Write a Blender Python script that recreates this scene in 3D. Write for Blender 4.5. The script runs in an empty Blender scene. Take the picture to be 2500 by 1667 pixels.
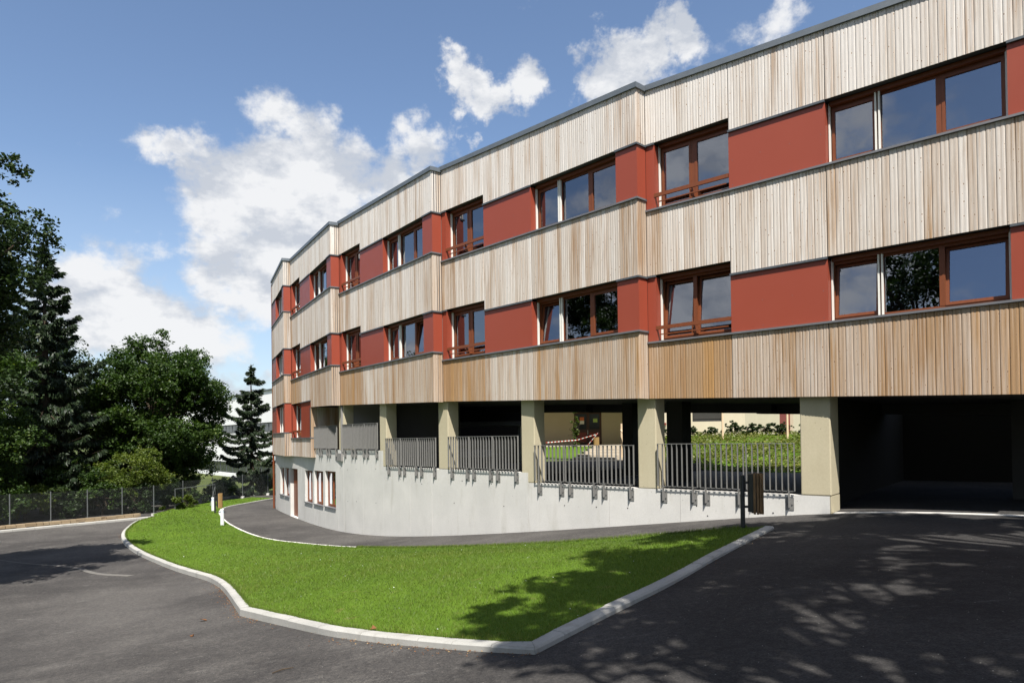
import bpy, math, random
import numpy as np
from mathutils import Vector, Matrix
from mathutils.geometry import delaunay_2d_cdt

random.seed(7)
rng = np.random.default_rng(11)
scene = bpy.context.scene
COL = scene.collection

# ------------------------------------------------------------------ camera
EYE = 1.65
cam_d = bpy.data.cameras.new('camera')
cam_d.lens = 24.0
cam_d.sensor_width = 36.0
cam_d.sensor_fit = 'HORIZONTAL'
PITCH, ROLL = math.radians(0.6), 0.0135
cam_d.shift_y = 0.0864
cam_d.clip_start, cam_d.clip_end = 0.1, 5000
cam = bpy.data.objects.new('camera', cam_d)
COL.objects.link(cam)
F_ = Vector((0, math.cos(PITCH), math.sin(PITCH)))
U0 = Vector((0, -math.sin(PITCH), math.cos(PITCH)))
R0 = Vector((1, 0, 0))
R_ = R0 * math.cos(ROLL) - U0 * math.sin(ROLL)
U_ = U0 * math.cos(ROLL) + R0 * math.sin(ROLL)
M = Matrix((R_, U_, -F_)).transposed().to_4x4()
M.translation = (0, 0, EYE)
cam.matrix_world = M
scene.camera = cam

# ------------------------------------------------------------------ light and sky
SUN_EL = math.radians(57)
SUN_AZ = math.radians(173.7)                     # clockwise from +Y
sun_dir = Vector((math.sin(SUN_AZ) * math.cos(SUN_EL), math.cos(SUN_AZ) * math.cos(SUN_EL), math.sin(SUN_EL)))
sun_d = bpy.data.lights.new('sun', 'SUN')
sun_d.energy = 5.0
sun_d.angle = math.radians(0.53)
sun_d.color = (1.0, 0.955, 0.89)
sun = bpy.data.objects.new('sun', sun_d)
sun.rotation_euler = sun_dir.to_track_quat('Z', 'Y').to_euler()
sun.location = sun_dir * 60
COL.objects.link(sun)

scene.view_settings.view_transform = 'Standard'
scene.view_settings.look = 'None'
scene.view_settings.gamma = 1.0
scene.view_settings.use_curve_mapping = False
scene.view_settings.exposure = 0.87

world = bpy.data.worlds.new('World')
scene.world = world
world.use_nodes = True
wn, wl = world.node_tree.nodes, world.node_tree.links
wn.clear()
w_out = wn.new('ShaderNodeOutputWorld')
w_bg = wn.new('ShaderNodeBackground')
w_bg.inputs['Strength'].default_value = 0.084
sky = wn.new('ShaderNodeTexSky')
sky.sky_type = 'NISHITA'
sky.sun_disc = False
sky.sun_elevation = SUN_EL
sky.sun_rotation = SUN_AZ
sky.altitude = 300
sky.air_density = 1.0
sky.dust_density = 0.7
sky.ozone_density = 1.6
# cumulus: fractal noise on the view direction, gathered into banks (centre direction, angular radius, weight)
CLOUDS = [(-0.342, 0.406, 0.067, 1.2), (-0.412, 0.391, 0.064, 1.05), (-0.476, 0.42, 0.035, 0.9), (-0.278, 0.408, 0.057, 1.1), (-0.227, 0.394, 0.057, 1.0), (-0.393, 0.346, 0.07, 1.1), (-0.304, 0.364, 0.077, 1.2), (-0.176, 0.394, 0.051, 1.0), (-0.119, 0.425, 0.045, 1.0), (-0.068, 0.437, 0.026, 0.9), (-0.335, 0.3, 0.057, 1.2), (-0.418, 0.257, 0.057, 1.0), (-0.367, 0.224, 0.064, 1.0), (-0.374, 0.288, 0.051, 1.0), (-0.304, 0.313, 0.057, 1.0), (-0.074, 0.52, 0.032, 1.0), (-0.036, 0.516, 0.032, 1.1), (0.009, 0.512, 0.035, 1.1), (-0.087, 0.475, 0.024, 0.9), (0.143, 0.53, 0.038, 1.1), (0.168, 0.561, 0.041, 1.15), (0.213, 0.586, 0.038, 1.15), (0.264, 0.608, 0.029, 1.0), (0.143, 0.498, 0.029, 0.9), (0.398, 0.587, 0.032, 0.66), (0.481, 0.618, 0.032, 0.66), (-0.622, 0.202, 0.057, 1.1), (-0.565, 0.189, 0.064, 1.15), (-0.508, 0.162, 0.064, 1.0), (-0.444, 0.142, 0.057, 0.9), (-0.393, 0.135, 0.051, 0.75), (-0.406, 0.084, 0.045, 1.05), (-0.361, 0.071, 0.038, 1.0), (-0.667, 0.209, 0.038, 0.9), (-0.45, 0.2, 0.038, 0.7), (-0.517, 0.226, 0.019, 0.7)]
geo = wn.new('ShaderNodeTexCoord')
nrm = wn.new('ShaderNodeVectorMath'); nrm.operation = 'NORMALIZE'
wl.new(geo.outputs['Generated'], nrm.inputs[0])
def wmath(op, a, b=None, c=None, clamp=False):
    m = wn.new('ShaderNodeMath'); m.operation = op; m.use_clamp = clamp
    for i, v in enumerate((a, b, c)):
        if v is None: continue
        if isinstance(v, (int, float)): m.inputs[i].default_value = v
        else: wl.new(v, m.inputs[i])
    return m.outputs[0]
# ragged outline: the direction is pushed about by noise before the banks are measured
wob = wn.new('ShaderNodeTexNoise'); wob.inputs['Scale'].default_value = 11; wob.inputs['Detail'].default_value = 6; wob.inputs['Roughness'].default_value = .62
wl.new(nrm.outputs[0], wob.inputs['Vector'])
wsub = wn.new('ShaderNodeVectorMath'); wsub.operation = 'SUBTRACT'; wl.new(wob.outputs['Color'], wsub.inputs[0]); wsub.inputs[1].default_value = (.5, .5, .5)
wsc = wn.new('ShaderNodeVectorMath'); wsc.operation = 'SCALE'; wl.new(wsub.outputs[0], wsc.inputs[0]); wsc.inputs['Scale'].default_value = .16
wad = wn.new('ShaderNodeVectorMath'); wad.operation = 'ADD'; wl.new(nrm.outputs[0], wad.inputs[0]); wl.new(wsc.outputs[0], wad.inputs[1])
acc = None
for (tx, tz, r, wgt) in CLOUDS:
    d = Vector((tx, 1, tz)).normalized()
    vd = wn.new('ShaderNodeVectorMath'); vd.operation = 'DISTANCE'
    wl.new(wad.outputs[0], vd.inputs[0]); vd.inputs[1].default_value = d
    q = wmath('MULTIPLY', vd.outputs['Value'], 1 / (r * 1.17))
    g = wmath('POWER', 2.718, wmath('MULTIPLY', wmath('MULTIPLY', q, q), -1.0))
    g = wmath('MULTIPLY', g, wgt)
    acc = g if acc is None else wmath('MAXIMUM', acc, g)
def wnoise(scale, detail, rough, off=(0, 0, 0)):
    mp = wn.new('ShaderNodeMapping'); mp.inputs['Location'].default_value = off
    mp.inputs['Scale'].default_value = (1, 1, 1.7)
    wl.new(nrm.outputs[0], mp.inputs[0])
    t = wn.new('ShaderNodeTexNoise'); t.inputs['Scale'].default_value = scale
    t.inputs['Detail'].default_value = detail; t.inputs['Roughness'].default_value = rough
    wl.new(mp.outputs[0], t.inputs['Vector'])
    return t.outputs['Fac']
n1 = wnoise(7.0, 10, .60, (3.1, .4, 1.2))
n2 = wnoise(7.0, 10, .60, (3.1, .4, 1.14))
nb = wnoise(1.7, 3, .5, (8.2, 1.4, 4.2))

# the same broken cloud goes on over the rest of the sky
back = wmath('MULTIPLY', wmath('SUBTRACT', nb, .38), 3.4, None, True)
spx = wn.new('ShaderNodeSeparateXYZ'); wl.new(nrm.outputs[0], spx.inputs[0])
front = wn.new('ShaderNodeMapRange'); wl.new(spx.outputs['Y'], front.inputs[0])
front.inputs[1].default_value = .35; front.inputs[2].default_value = .7; front.inputs[3].default_value = 1; front.inputs[4].default_value = 0
banks = wmath('ADD', acc, wmath('MULTIPLY', back, front.outputs[0]))
dens = wmath('ADD', wmath('MULTIPLY', wmath('SUBTRACT', n1, .5), 1.9), wmath('MULTIPLY', wmath('SUBTRACT', banks, .50), 1.0))
cov = wn.new('ShaderNodeMapRange'); cov.interpolation_type = 'SMOOTHSTEP'
wl.new(dens, cov.inputs[0]); cov.inputs[1].default_value = -.14; cov.inputs[2].default_value = .34
cov.inputs[4].default_value = .97
shade = wn.new('ShaderNodeMapRange'); wl.new(wmath('SUBTRACT', n1, n2), shade.inputs[0])
shade.inputs[1].default_value = -.09; shade.inputs[2].default_value = .05
ccol = wn.new('ShaderNodeMixRGB'); ccol.inputs[1].default_value = (3.9, 4.15, 4.6, 1); ccol.inputs[2].default_value = (5.9, 5.95, 6.05, 1)
wl.new(shade.outputs[0], ccol.inputs[0])
# thin bright haze low over the horizon
hz = wn.new('ShaderNodeMapRange'); wl.new(spx.outputs['Z'], hz.inputs[0])
hz.inputs[1].default_value = 0; hz.inputs[2].default_value = .34; hz.inputs[3].default_value = .55; hz.inputs[4].default_value = 0
skyt = wn.new('ShaderNodeMixRGB'); skyt.blend_type = 'MULTIPLY'; skyt.inputs[0].default_value = 1
wl.new(sky.outputs[0], skyt.inputs[1]); skyt.inputs[2].default_value = (1.09, 1.09, 1.10, 1)
hmix = wn.new('ShaderNodeMixRGB'); wl.new(hz.outputs[0], hmix.inputs[0]); wl.new(skyt.outputs[0], hmix.inputs[1]); hmix.inputs[2].default_value = (3.6, 4.2, 4.9, 1)
cm = wn.new('ShaderNodeMixRGB'); wl.new(cov.outputs[0], cm.inputs[0]); wl.new(hmix.outputs[0], cm.inputs[1]); wl.new(ccol.outputs[0], cm.inputs[2])
wl.new(cm.outputs[0], w_bg.inputs['Color'])
wl.new(w_bg.outputs[0], w_out.inputs[0])

# ------------------------------------------------------------------ helpers
WORG = {}
def origin(o): return WORG[o.name]

def link(o, parent, org):
    COL.objects.link(o)
    if parent is not None:
        o.parent = parent
        o.location = Vector(org) - Vector(WORG[parent.name])
    else:
        o.location = org
    WORG[o.name] = Vector(org)

def empty(name, org, label=None, cat=None, group=None, parent=None):
    o = bpy.data.objects.new(name, None)
    o.empty_display_size = .3
    link(o, parent, org)
    tag(o, label, cat, group)
    return o

def tag(o, label=None, cat=None, group=None, kind=None):
    if label: o['label'] = label
    if cat: o['category'] = cat
    if group: o['group'] = group
    if kind: o['kind'] = kind
    return o

class MB:
    """collects world-space vertices and faces"""
    def __init__(s): s.v, s.f, s.n = [], [], 0
    def add(s, V, Fs):
        V = [tuple(map(float, p)) for p in V]
        s.v += V; s.f += [tuple(i + s.n for i in q) for q in Fs]; s.n += len(V)
    def hexa(s, P):   # P: 4 bottom corners ccw, 4 top corners
        s.add(P, [(3, 2, 1, 0), (4, 5, 6, 7), (0, 1, 5, 4), (1, 2, 6, 5), (2, 3, 7, 6), (3, 0, 4, 7)])
    def box(s, x0, x1, y0, y1, z0, z1):
        s.hexa([(x0, y0, z0), (x1, y0, z0), (x1, y1, z0), (x0, y1, z0), (x0, y0, z1), (x1, y0, z1), (x1, y1, z1), (x0, y1, z1)])
    def tube(s, pts, rad, n=8, caps=True):
        pts = [Vector(p) for p in pts]
        if not hasattr(rad, '__len__'): rad = [rad] * len(pts)
        rings = []
        for i, p in enumerate(pts):
            d = (pts[min(i + 1, len(pts) - 1)] - pts[max(i - 1, 0)]).normalized()
            a = d.orthogonal().normalized() if abs(d.z) < .95 else Vector((1, 0, 0)).cross(d).normalized()
            b = d.cross(a)
            rings.append([p + (a * math.cos(2 * math.pi * k / n) + b * math.sin(2 * math.pi * k / n)) * rad[i] for k in range(n)])
        V = [q for r in rings for q in r]
        Fs = [(i * n + k, i * n + (k + 1) % n, (i + 1) * n + (k + 1) % n, (i + 1) * n + k) for i in range(len(pts) - 1) for k in range(n)]
        if caps:
            Fs.append(tuple(range(n - 1, -1, -1))); Fs.append(tuple((len(pts) - 1) * n + k for k in range(n)))
        s.add(V, Fs)
    def build(s, name, mat, parent=None, org=None, smooth=False, **kw):
        return mesh(name, s.v, s.f, mat, parent, org, smooth, **kw)

def mesh(name, V, Fs, mat, parent=None, org=None, smooth=False, label=None, cat=None, group=None, kind=None):
    A = np.asarray(V, float)
    if org is None:
        org = (A[:, 0].mean(), A[:, 1].mean(), A[:, 2].min())
    A = A - np.asarray(org)
    me = bpy.data.meshes.new(name)
    me.from_pydata(A.tolist(), [], Fs)
    if isinstance(mat, str): mat = MAT[mat]
    me.materials.append(mat)
    if smooth: me.polygons.foreach_set('use_smooth', [True] * len(me.polygons))
    o = bpy.data.objects.new(name, me)
    link(o, parent, org)
    tag(o, label, cat, group, kind)
    return o

def soup(name, V, nper, mat, parent=None, org=(0, 0, 0), attr=None, smooth=False, **kw):
    """many loose polygons of nper corners each, built with numpy; attr = per polygon float"""
    V = np.asarray(V, np.float32) - np.asarray(org, np.float32)
    npoly = len(V) // nper
    me = bpy.data.meshes.new(name)
    me.vertices.add(len(V)); me.vertices.foreach_set('co', V.ravel())
    me.loops.add(len(V)); me.loops.foreach_set('vertex_index', np.arange(len(V), dtype=np.int32))
    me.polygons.add(npoly)
    me.polygons.foreach_set('loop_start', np.arange(npoly, dtype=np.int32) * nper)
    me.polygons.foreach_set('loop_total', np.full(npoly, nper, np.int32))
    if attr is not None:
        a = me.attributes.new('tone', 'FLOAT', 'FACE'); a.data.foreach_set('value', np.asarray(attr, np.float32))
    me.update(calc_edges=True)
    if isinstance(mat, str): mat = MAT[mat]
    me.materials.append(mat)
    o = bpy.data.objects.new(name, me)
    link(o, parent, org)
    tag(o, kw.get('label'), kw.get('cat'), kw.get('group'), kw.get('kind'))
    return o

# ------------------------------------------------------------------ materials
MAT = {}
class NT:
    def __init__(s, name):
        s.m = bpy.data.materials.new(name); s.m.use_nodes = True
        s.t = s.m.node_tree; s.t.nodes.clear()
        s.out = s.t.nodes.new('ShaderNodeOutputMaterial')
        MAT[name] = s.m
    def n(s, typ, **kw):
        x = s.t.nodes.new(typ)
        for k, v in kw.items():
            if k in x.inputs: x.inputs[k].default_value = v
            else: setattr(x, k, v)
        return x
    def l(s, a, b): s.t.links.new(a, b)
    def pos(s, scale=(1, 1, 1), kind='Object'):
        c = s.n('ShaderNodeTexCoord'); mp = s.n('ShaderNodeMapping'); mp.inputs['Scale'].default_value = scale
        if kind == 'World':
            g = s.n('ShaderNodeNewGeometry'); s.l(g.outputs['Position'], mp.inputs[0])
        else: s.l(c.outputs[kind], mp.inputs[0])
        return mp.outputs[0]
    def noise(s, vec, scale, detail=4, rough=.55):
        x = s.n('ShaderNodeTexNoise', Scale=scale, Detail=detail, Roughness=rough)
        s.l(vec, x.inputs['Vector']); return x.outputs['Fac']
    def ramp(s, fac, stops):
        r = s.n('ShaderNodeValToRGB'); s.l(fac, r.inputs[0])
        e = r.color_ramp.elements
        while len(e) < len(stops): e.new(.5)
        for k, (p, c) in enumerate(stops):
            e[k].position = p; e[k].color = (*c, 1) if len(c) == 3 else c
        return r.outputs[0]
    def mix(s, fac, a, b, blend='MIX'):
        m = s.n('ShaderNodeMixRGB', blend_type=blend)
        for i, v in ((0, fac), (1, a), (2, b)):
            if isinstance(v, (int, float)): m.inputs[i].default_value = v
            elif isinstance(v, tuple): m.inputs[i].default_value = (*v, 1)
            else: s.l(v, m.inputs[i])
        return m.outputs[0]
    def math(s, op, a, b=0.0, clamp=False):
        m = s.n('ShaderNodeMath', operation=op, use_clamp=clamp)
        for i, v in ((0, a), (1, b)):
            if isinstance(v, (int, float)): m.inputs[i].default_value = v
            else: s.l(v, m.inputs[i])
        return m.outputs[0]
    def bsdf(s, col, rough=.7, metal=0.0, spec=.5, bump=None, bstr=.3, bdist=.01):
        b = s.n('ShaderNodeBsdfPrincipled', Metallic=metal)
        b.inputs['Specular IOR Level'].default_value = spec
        if isinstance(col, tuple): b.inputs['Base Color'].default_value = (*col, 1)
        else: s.l(col, b.inputs['Base Color'])
        if isinstance(rough, (int, float)): b.inputs['Roughness'].default_value = rough
        else: s.l(rough, b.inputs['Roughness'])
        if bump is not None:
            k = s.n('ShaderNodeBump', Strength=bstr, Distance=bdist); s.l(bump, k.inputs['Height']); s.l(k.outputs[0], b.inputs['Normal'])
        s.l(b.outputs[0], s.out.inputs[0])
        return b

# weathered larch: each board has its own tone in the colour attribute (r: random, g: how warm, b: random)
w = NT('wood')
at = w.n('ShaderNodeAttribute', attribute_name='tone')
sep = w.n('ShaderNodeSeparateColor'); w.l(at.outputs['Color'], sep.inputs[0])
uv = w.n('ShaderNodeUVMap')
mp = w.n('ShaderNodeMapping'); mp.inputs['Scale'].default_value = (38, .7, 1); w.l(uv.outputs[0], mp.inputs[0])
mp2 = w.n('ShaderNodeMapping'); mp2.inputs['Scale'].default_value = (90, 2.2, 1); w.l(uv.outputs[0], mp2.inputs[0])
st = w.noise(mp.outputs[0], 1.0, 5, .6)
fine = w.noise(mp2.outputs[0], 1.0, 6, .65)
mp3 = w.n('ShaderNodeMapping'); mp3.inputs['Scale'].default_value = (3.4, .16, 1)
pw = w.n('ShaderNodeNewGeometry'); w.l(pw.outputs['Position'], mp3.inputs[0]); mp3.inputs['Scale'].default_value = (2.6, 2.6, .2)
wide = w.noise(mp3.outputs[0], 1.0, 4, .6)
silver = w.ramp(sep.outputs[0], [(0, (.565, .52, .47)), (.25, (.61, .57, .525)), (.65, (.645, .61, .57)), (1, (.585, .54, .49))])
warm = w.ramp(sep.outputs[2], [(0, (.37, .23, .12)), (.4, (.42, .27, .145)), (.8, (.40, .27, .16)), (1, (.45, .26, .10))])
bf = w.math('ADD', w.math('MULTIPLY', w.math('SUBTRACT', st, .52), 3.8), w.math('MULTIPLY', w.math('SUBTRACT', wide, .53), 5.0))
bf = w.math('MULTIPLY', w.math('MULTIPLY', bf, 1.0, True), w.math('ADD', w.math('MULTIPLY', sep.outputs[1], 1.9), .32), True)
brown = w.mix(bf, silver, (.255, .165, .11))
wf_ = w.math('ADD', w.math('ADD', w.math('MULTIPLY', w.math('SUBTRACT', st, .5), 1.3), w.math('MULTIPLY', w.math('SUBTRACT', wide, .5), 1.5)), sep.outputs[1])
c1 = w.mix(w.math('MULTIPLY', wf_, 1.0, True), brown, warm)
grain = w.ramp(fine, [(0.25, (.78, .75, .72)), (.55, (1, 1, 1)), (.8, (.9, .88, .86))])
c2 = w.mix(1.0, c1, grain, 'MULTIPLY')
kmap = w.n('ShaderNodeMapping'); kmap.inputs['Scale'].default_value = (11, 5.5, 1); w.l(uv.outputs[0], kmap.inputs[0])
vor = w.n('ShaderNodeTexVoronoi', Scale=1.0, Randomness=1.0); vor.voronoi_dimensions = '2D'; w.l(kmap.outputs[0], vor.inputs['Vector'])
vs = w.n('ShaderNodeSeparateColor'); w.l(vor.outputs['Color'], vs.inputs[0])
rad = w.math('MULTIPLY', w.math('SUBTRACT', vs.outputs[0], .50, True), .19)          # most cells carry no knot, the rest differ in size
kd = w.math('SUBTRACT', vor.outputs['Distance'], rad)
kn = w.ramp(w.math('ADD', kd, .5), [(.49, (0, 0, 0)), (.515, (1, 1, 1))])
c3 = w.mix(w.math('SUBTRACT', 1.0, kn), c2, (.19, .13, .09))
halo = w.ramp(w.math('ADD', kd, .5), [(.515, (1.16, 1.14, 1.12)), (.60, (1, 1, 1))])
c4 = w.mix(1.0, c3, halo, 'MULTIPLY')
c4 = w.mix(w.math('MULTIPLY', sep.outputs[1], 2.6, True), c4, w.mix(1.0, c4, (.80, .77, .74), 'MULTIPLY'))
w.bsdf(c4, .78, spec=.25, bump=fine, bstr=.25, bdist=.004)

w = NT('red_panel')
p = w.pos(kind='World')
w.bsdf(w.mix(w.noise(p, .8, 3), (.25, .048, .026), (.275, .056, .030)), w.math('ADD', w.math('MULTIPLY', w.noise(p, 3, 4), .16), .36), spec=.4)
w = NT('window_wood')
p = w.pos((6, 6, 1.2), 'World')
w.bsdf(w.mix(w.noise(p, 3, 5), (.135, .038, .014), (.185, .055, .02)), .45, spec=.35)
w = NT('white_guide'); w.bsdf((.72, .70, .64), .45)
w = NT('zinc')
p = w.pos(kind='World')
w.bsdf(w.mix(w.noise(p, 5, 5), (.10, .115, .13), (.17, .19, .205)), .5, metal=.35)
w = NT('flashing'); p = w.pos(kind='World'); w.bsdf(w.mix(w.noise(p, 25, 5), (.035, .042, .05), (.13, .145, .16)), .5, metal=.3)
w = NT('sill_metal'); p = w.pos(kind='World'); w.bsdf(w.mix(w.noise(p, 4, 4), (.13, .13, .14), (.19, .19, .20)), .5, metal=.3)
w = NT('glass')
fr = w.n('ShaderNodeFresnel', IOR=1.6)
gl = w.n('ShaderNodeBsdfGlossy', Roughness=.0); gl.inputs['Color'].default_value = (.86, .9, 1.0, 1)
wavy = w.noise(w.pos(kind='World'), 1.1, 2)
bp = w.n('ShaderNodeBump', Strength=.05, Distance=.05); w.l(wavy, bp.inputs['Height']); w.l(bp.outputs[0], gl.inputs['Normal'])
tr = w.n('ShaderNodeBsdfTransparent'); tr.inputs['Color'].default_value = (.42, .45, .46, 1)
mx = w.n('ShaderNodeMixShader'); w.l(w.math('ADD', fr.outputs[0], .17, True), mx.inputs[0]); w.l(tr.outputs[0], mx.inputs[1]); w.l(gl.outputs[0], mx.inputs[2])
w.l(mx.outputs[0], w.out.inputs[0])
w = NT('interior'); w.bsdf((.22, .21, .2), .9)
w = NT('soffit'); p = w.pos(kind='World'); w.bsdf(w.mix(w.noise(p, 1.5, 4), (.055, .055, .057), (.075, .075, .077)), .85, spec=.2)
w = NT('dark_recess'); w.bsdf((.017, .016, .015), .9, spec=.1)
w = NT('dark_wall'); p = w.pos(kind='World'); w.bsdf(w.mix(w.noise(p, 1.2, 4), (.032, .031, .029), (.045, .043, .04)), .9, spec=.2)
def concrete(name, ca, cb, stain, bst=.25):
    w = NT(name)
    p = w.pos(kind='World'); pv = w.pos((1.6, 1.6, .35), 'World')
    a = w.noise(p, .9, 6, .6); b = w.noise(pv, 2.2, 5, .6); f = w.noise(p, 38, 3, .6)
    c = w.mix(w.math('MULTIPLY', w.math('SUBTRACT', a, .35), 3.0, True), ca, cb)
    c = w.mix(w.math('MULTIPLY', w.math('SUBTRACT', b, .56), 4.0, True), c, stain)
    vv = w.n('ShaderNodeTexVoronoi', Scale=5.2); w.l(p, vv.inputs['Vector'])
    hole = w.ramp(vv.outputs['Distance'], [(0, (.35, .34, .32)), (.035, (.45, .44, .42)), (.05, (1, 1, 1))])
    c = w.mix(1.0, c, hole, 'MULTIPLY')
    c = w.mix(.3, c, w.ramp(f, [(.3, (.75, .75, .75)), (.7, (1.1, 1.1, 1.1))]), 'MULTIPLY')
    w.bsdf(c, .85, spec=.3, bump=f, bstr=bst, bdist=.004)
concrete('concrete', (.52, .51, .48), (.60, .585, .55), (.46, .445, .40))
concrete('pillar_paint', (.43, .38, .26), (.47, .42, .295), (.415, .365, .25), .12)
concrete('kerb_stone', (.33, .325, .30), (.42, .41, .38), (.23, .22, .195), .4)
concrete('step_stone', (.34, .29, .22), (.41, .36, .28), (.28, .24, .18), .3)
concrete('edging', (.55, .53, .49), (.63, .61, .57), (.45, .43, .39), .3)
w = NT('rail_metal'); p = w.pos(kind='World'); w.bsdf(w.mix(w.noise(p, 9, 4), (.17, .168, .16), (.235, .23, .22)), .55, metal=.25)
w = NT('galvanised'); p = w.pos(kind='World'); w.bsdf(w.mix(w.noise(p, 9, 4), (.10, .11, .11), (.18, .19, .19)), .5, metal=.5)
w = NT('bolt'); w.bsdf((.5, .5, .5), .35, metal=.8)
w = NT('black_paint'); w.bsdf((.018, .019, .02), .45)
w = NT('white_paint'); w.bsdf((.72, .73, .74), .4)
w = NT('lamp_glass'); w.bsdf((.62, .70, .80), .2)
w = NT('brown_slat'); p = w.pos((9, 9, 1), 'World'); w.bsdf(w.mix(w.noise(p, 3, 5), (.075, .042, .015), (.14, .082, .03)), .7)
w = NT('ochre_slat'); p = w.pos((9, 9, 1), 'World'); w.bsdf(w.mix(w.noise(p, 3, 5), (.26, .15, .05), (.38, .23, .085)), .7)
w = NT('beige_render'); p = w.pos(kind='World'); w.bsdf(w.mix(w.noise(p, 1.5, 5), (.46, .40, .30), (.52, .455, .35)), .9, spec=.2)
w = NT('white_render'); p = w.pos(kind='World'); w.bsdf(w.mix(w.noise(p, .3, 5), (.74, .74, .73), (.82, .82, .81)), .8, spec=.2)
w = NT('dark_glass'); w.bsdf((.03, .035, .045), .08, spec=.7)
w = NT('door_red'); w.bsdf((.17, .022, .016), .5)
w = NT('door_dark'); w.bsdf((.05, .016, .012), .5)
w = NT('paper_orange'); w.bsdf((.6, .16, .06), .8)
w = NT('paper_white'); w.bsdf((.7, .7, .68), .8)
w = NT('paper_green'); w.bsdf((.38, .55, .16), .8)
w = NT('timber_light'); p = w.pos((8, 8, 1), 'World'); w.bsdf(w.mix(w.noise(p, 3, 4), (.55, .40, .25), (.66, .52, .36)), .7)
w = NT('tape'); p = w.pos(); 
wv = w.n('ShaderNodeTexWave', Scale=1.6); wv.bands_direction = 'X'; w.l(p, wv.inputs['Vector'])
w.bsdf(w.ramp(wv.outputs['Fac'], [(.45, (.75, .75, .73)), (.55, (.5, .07, .05))]), .5)

# asphalt: fine stone grain, tyre-polished patches, pale scuffs
w = NT('asphalt')
p = w.pos(kind='World'); ps = w.pos((.45, 1.3, 1), 'World')
gr = w.noise(p, 60, 3, .8); gr2 = w.noise(p, 15, 6, .8); md = w.noise(p, 1.1, 5, .62); lg = w.noise(p, .22, 4, .55); sc = w.noise(ps, 4.0, 6, .72)
c = w.mix(w.math('MULTIPLY', w.math('SUBTRACT', lg, .40), 4.5, True), (.048, .045, .043), (.084, .079, .074))
c = w.mix(w.math('MULTIPLY', w.math('SUBTRACT', md, .48), 2.6, True), c, (.10, .094, .087))
c = w.mix(w.math('MULTIPLY', w.math('SUBTRACT', sc, .61), 5.0, True), c, (.185, .178, .165))
c = w.mix(.75, c, w.ramp(gr2, [(.33, (.55, .55, .56)), (.5, (1, 1, 1)), (.67, (1.6, 1.56, 1.48))]), 'MULTIPLY')
c = w.mix(.85, c, w.ramp(gr, [(.28, (.5, .5, .5)), (.55, (1, 1, 1)), (.78, (1.75, 1.72, 1.68))]), 'MULTIPLY')
sx = w.n('ShaderNodeSeparateXYZ'); w.l(p, sx.inputs[0])
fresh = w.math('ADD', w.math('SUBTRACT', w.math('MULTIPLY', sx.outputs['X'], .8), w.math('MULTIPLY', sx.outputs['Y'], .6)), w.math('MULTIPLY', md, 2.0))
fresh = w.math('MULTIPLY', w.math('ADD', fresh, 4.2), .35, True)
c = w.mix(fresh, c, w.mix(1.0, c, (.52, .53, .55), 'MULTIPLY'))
spk = w.n('ShaderNodeTexVoronoi', Scale=9.0); w.l(p, spk.inputs['Vector'])
c = w.mix(w.ramp(spk.outputs['Distance'], [(0, (1, 1, 1)), (.035, (1, 1, 1)), (.055, (0, 0, 0))]), c, (.3, .29, .26))
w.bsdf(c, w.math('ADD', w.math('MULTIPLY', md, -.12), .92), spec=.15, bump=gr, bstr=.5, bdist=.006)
w = NT('seam'); p = w.pos(kind='World'); w.bsdf(w.mix(w.noise(p, 14, 5, .7), (.09, .085, .078), (.19, .18, .165)), .95, spec=.1)
w = NT('soil'); p = w.pos(kind='World'); w.bsdf(w.mix(w.noise(p, 2, 6, .7), (.045, .035, .022), (.10, .075, .045)), .95, spec=.1)
w = NT('turf'); p = w.pos(kind='World')
tn = w.noise(p, .8, 5, .6)
c = w.mix(tn, (.05, .098, .009), (.10, .165, .015))
c = w.mix(w.math('MULTIPLY', w.math('SUBTRACT', w.noise(p, 3.1, 4), .64), 6, True), c, (.17, .14, .055))
w.bsdf(c, .9, spec=.1)
w = NT('far_ground'); p = w.pos(kind='World'); w.bsdf(w.mix(w.noise(p, .05, 5), (.05, .075, .02), (.09, .10, .035)), .95, spec=.1)

def leafmat(name, stops, trans=.35, rough=.5):
    w = NT(name)
    a = w.n('ShaderNodeAttribute', attribute_name='tone')
    col = w.ramp(a.outputs['Fac'], stops)
    d = w.n('ShaderNodeBsdfPrincipled', Roughness=rough); d.inputs['Specular IOR Level'].default_value = .3
    w.l(col, d.inputs['Base Color'])
    t = w.n('ShaderNodeBsdfTranslucent'); w.l(w.mix(1.0, col, (1.3, 1.5, .55), 'MULTIPLY'), t.inputs['Color'])
    m = w.n('ShaderNodeMixShader'); m.inputs[0].default_value = trans
    w.l(d.outputs[0], m.inputs[1]); w.l(t.outputs[0], m.inputs[2]); w.l(m.outputs[0], w.out.inputs[0])
leafmat('leaf_maple', [(0, (.018, .038, .008)), (.5, (.034, .066, .012)), (.9, (.062, .098, .018)), (1, (.10, .13, .025))], .3)
leafmat('leaf_dark', [(0, (.014, .028, .009)), (.6, (.026, .048, .013)), (1, (.05, .075, .018))], .22)
leafmat('leaf_bright', [(0, (.045, .07, .012)), (.5, (.085, .12, .02)), (1, (.16, .18, .03))], .35)
leafmat('needle', [(0, (.012, .022, .010)), (.6, (.022, .038, .015)), (1, (.045, .062, .022))], .12)
leafmat('blade', [(0, (.046, .086, .013)), (.45, (.092, .142, .020)), (.85, (.152, .192, .034)), (1, (.26, .24, .082))], .35)
leafmat('groundcover', [(0, (.05, .055, .015)), (.5, (.10, .12, .022)), (1, (.20, .19, .045))], .3)
leafmat('dry_leaf', [(0, (.10, .045, .02)), (.6, (.20, .09, .035)), (1, (.36, .24, .11))], .1, .8)
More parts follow.
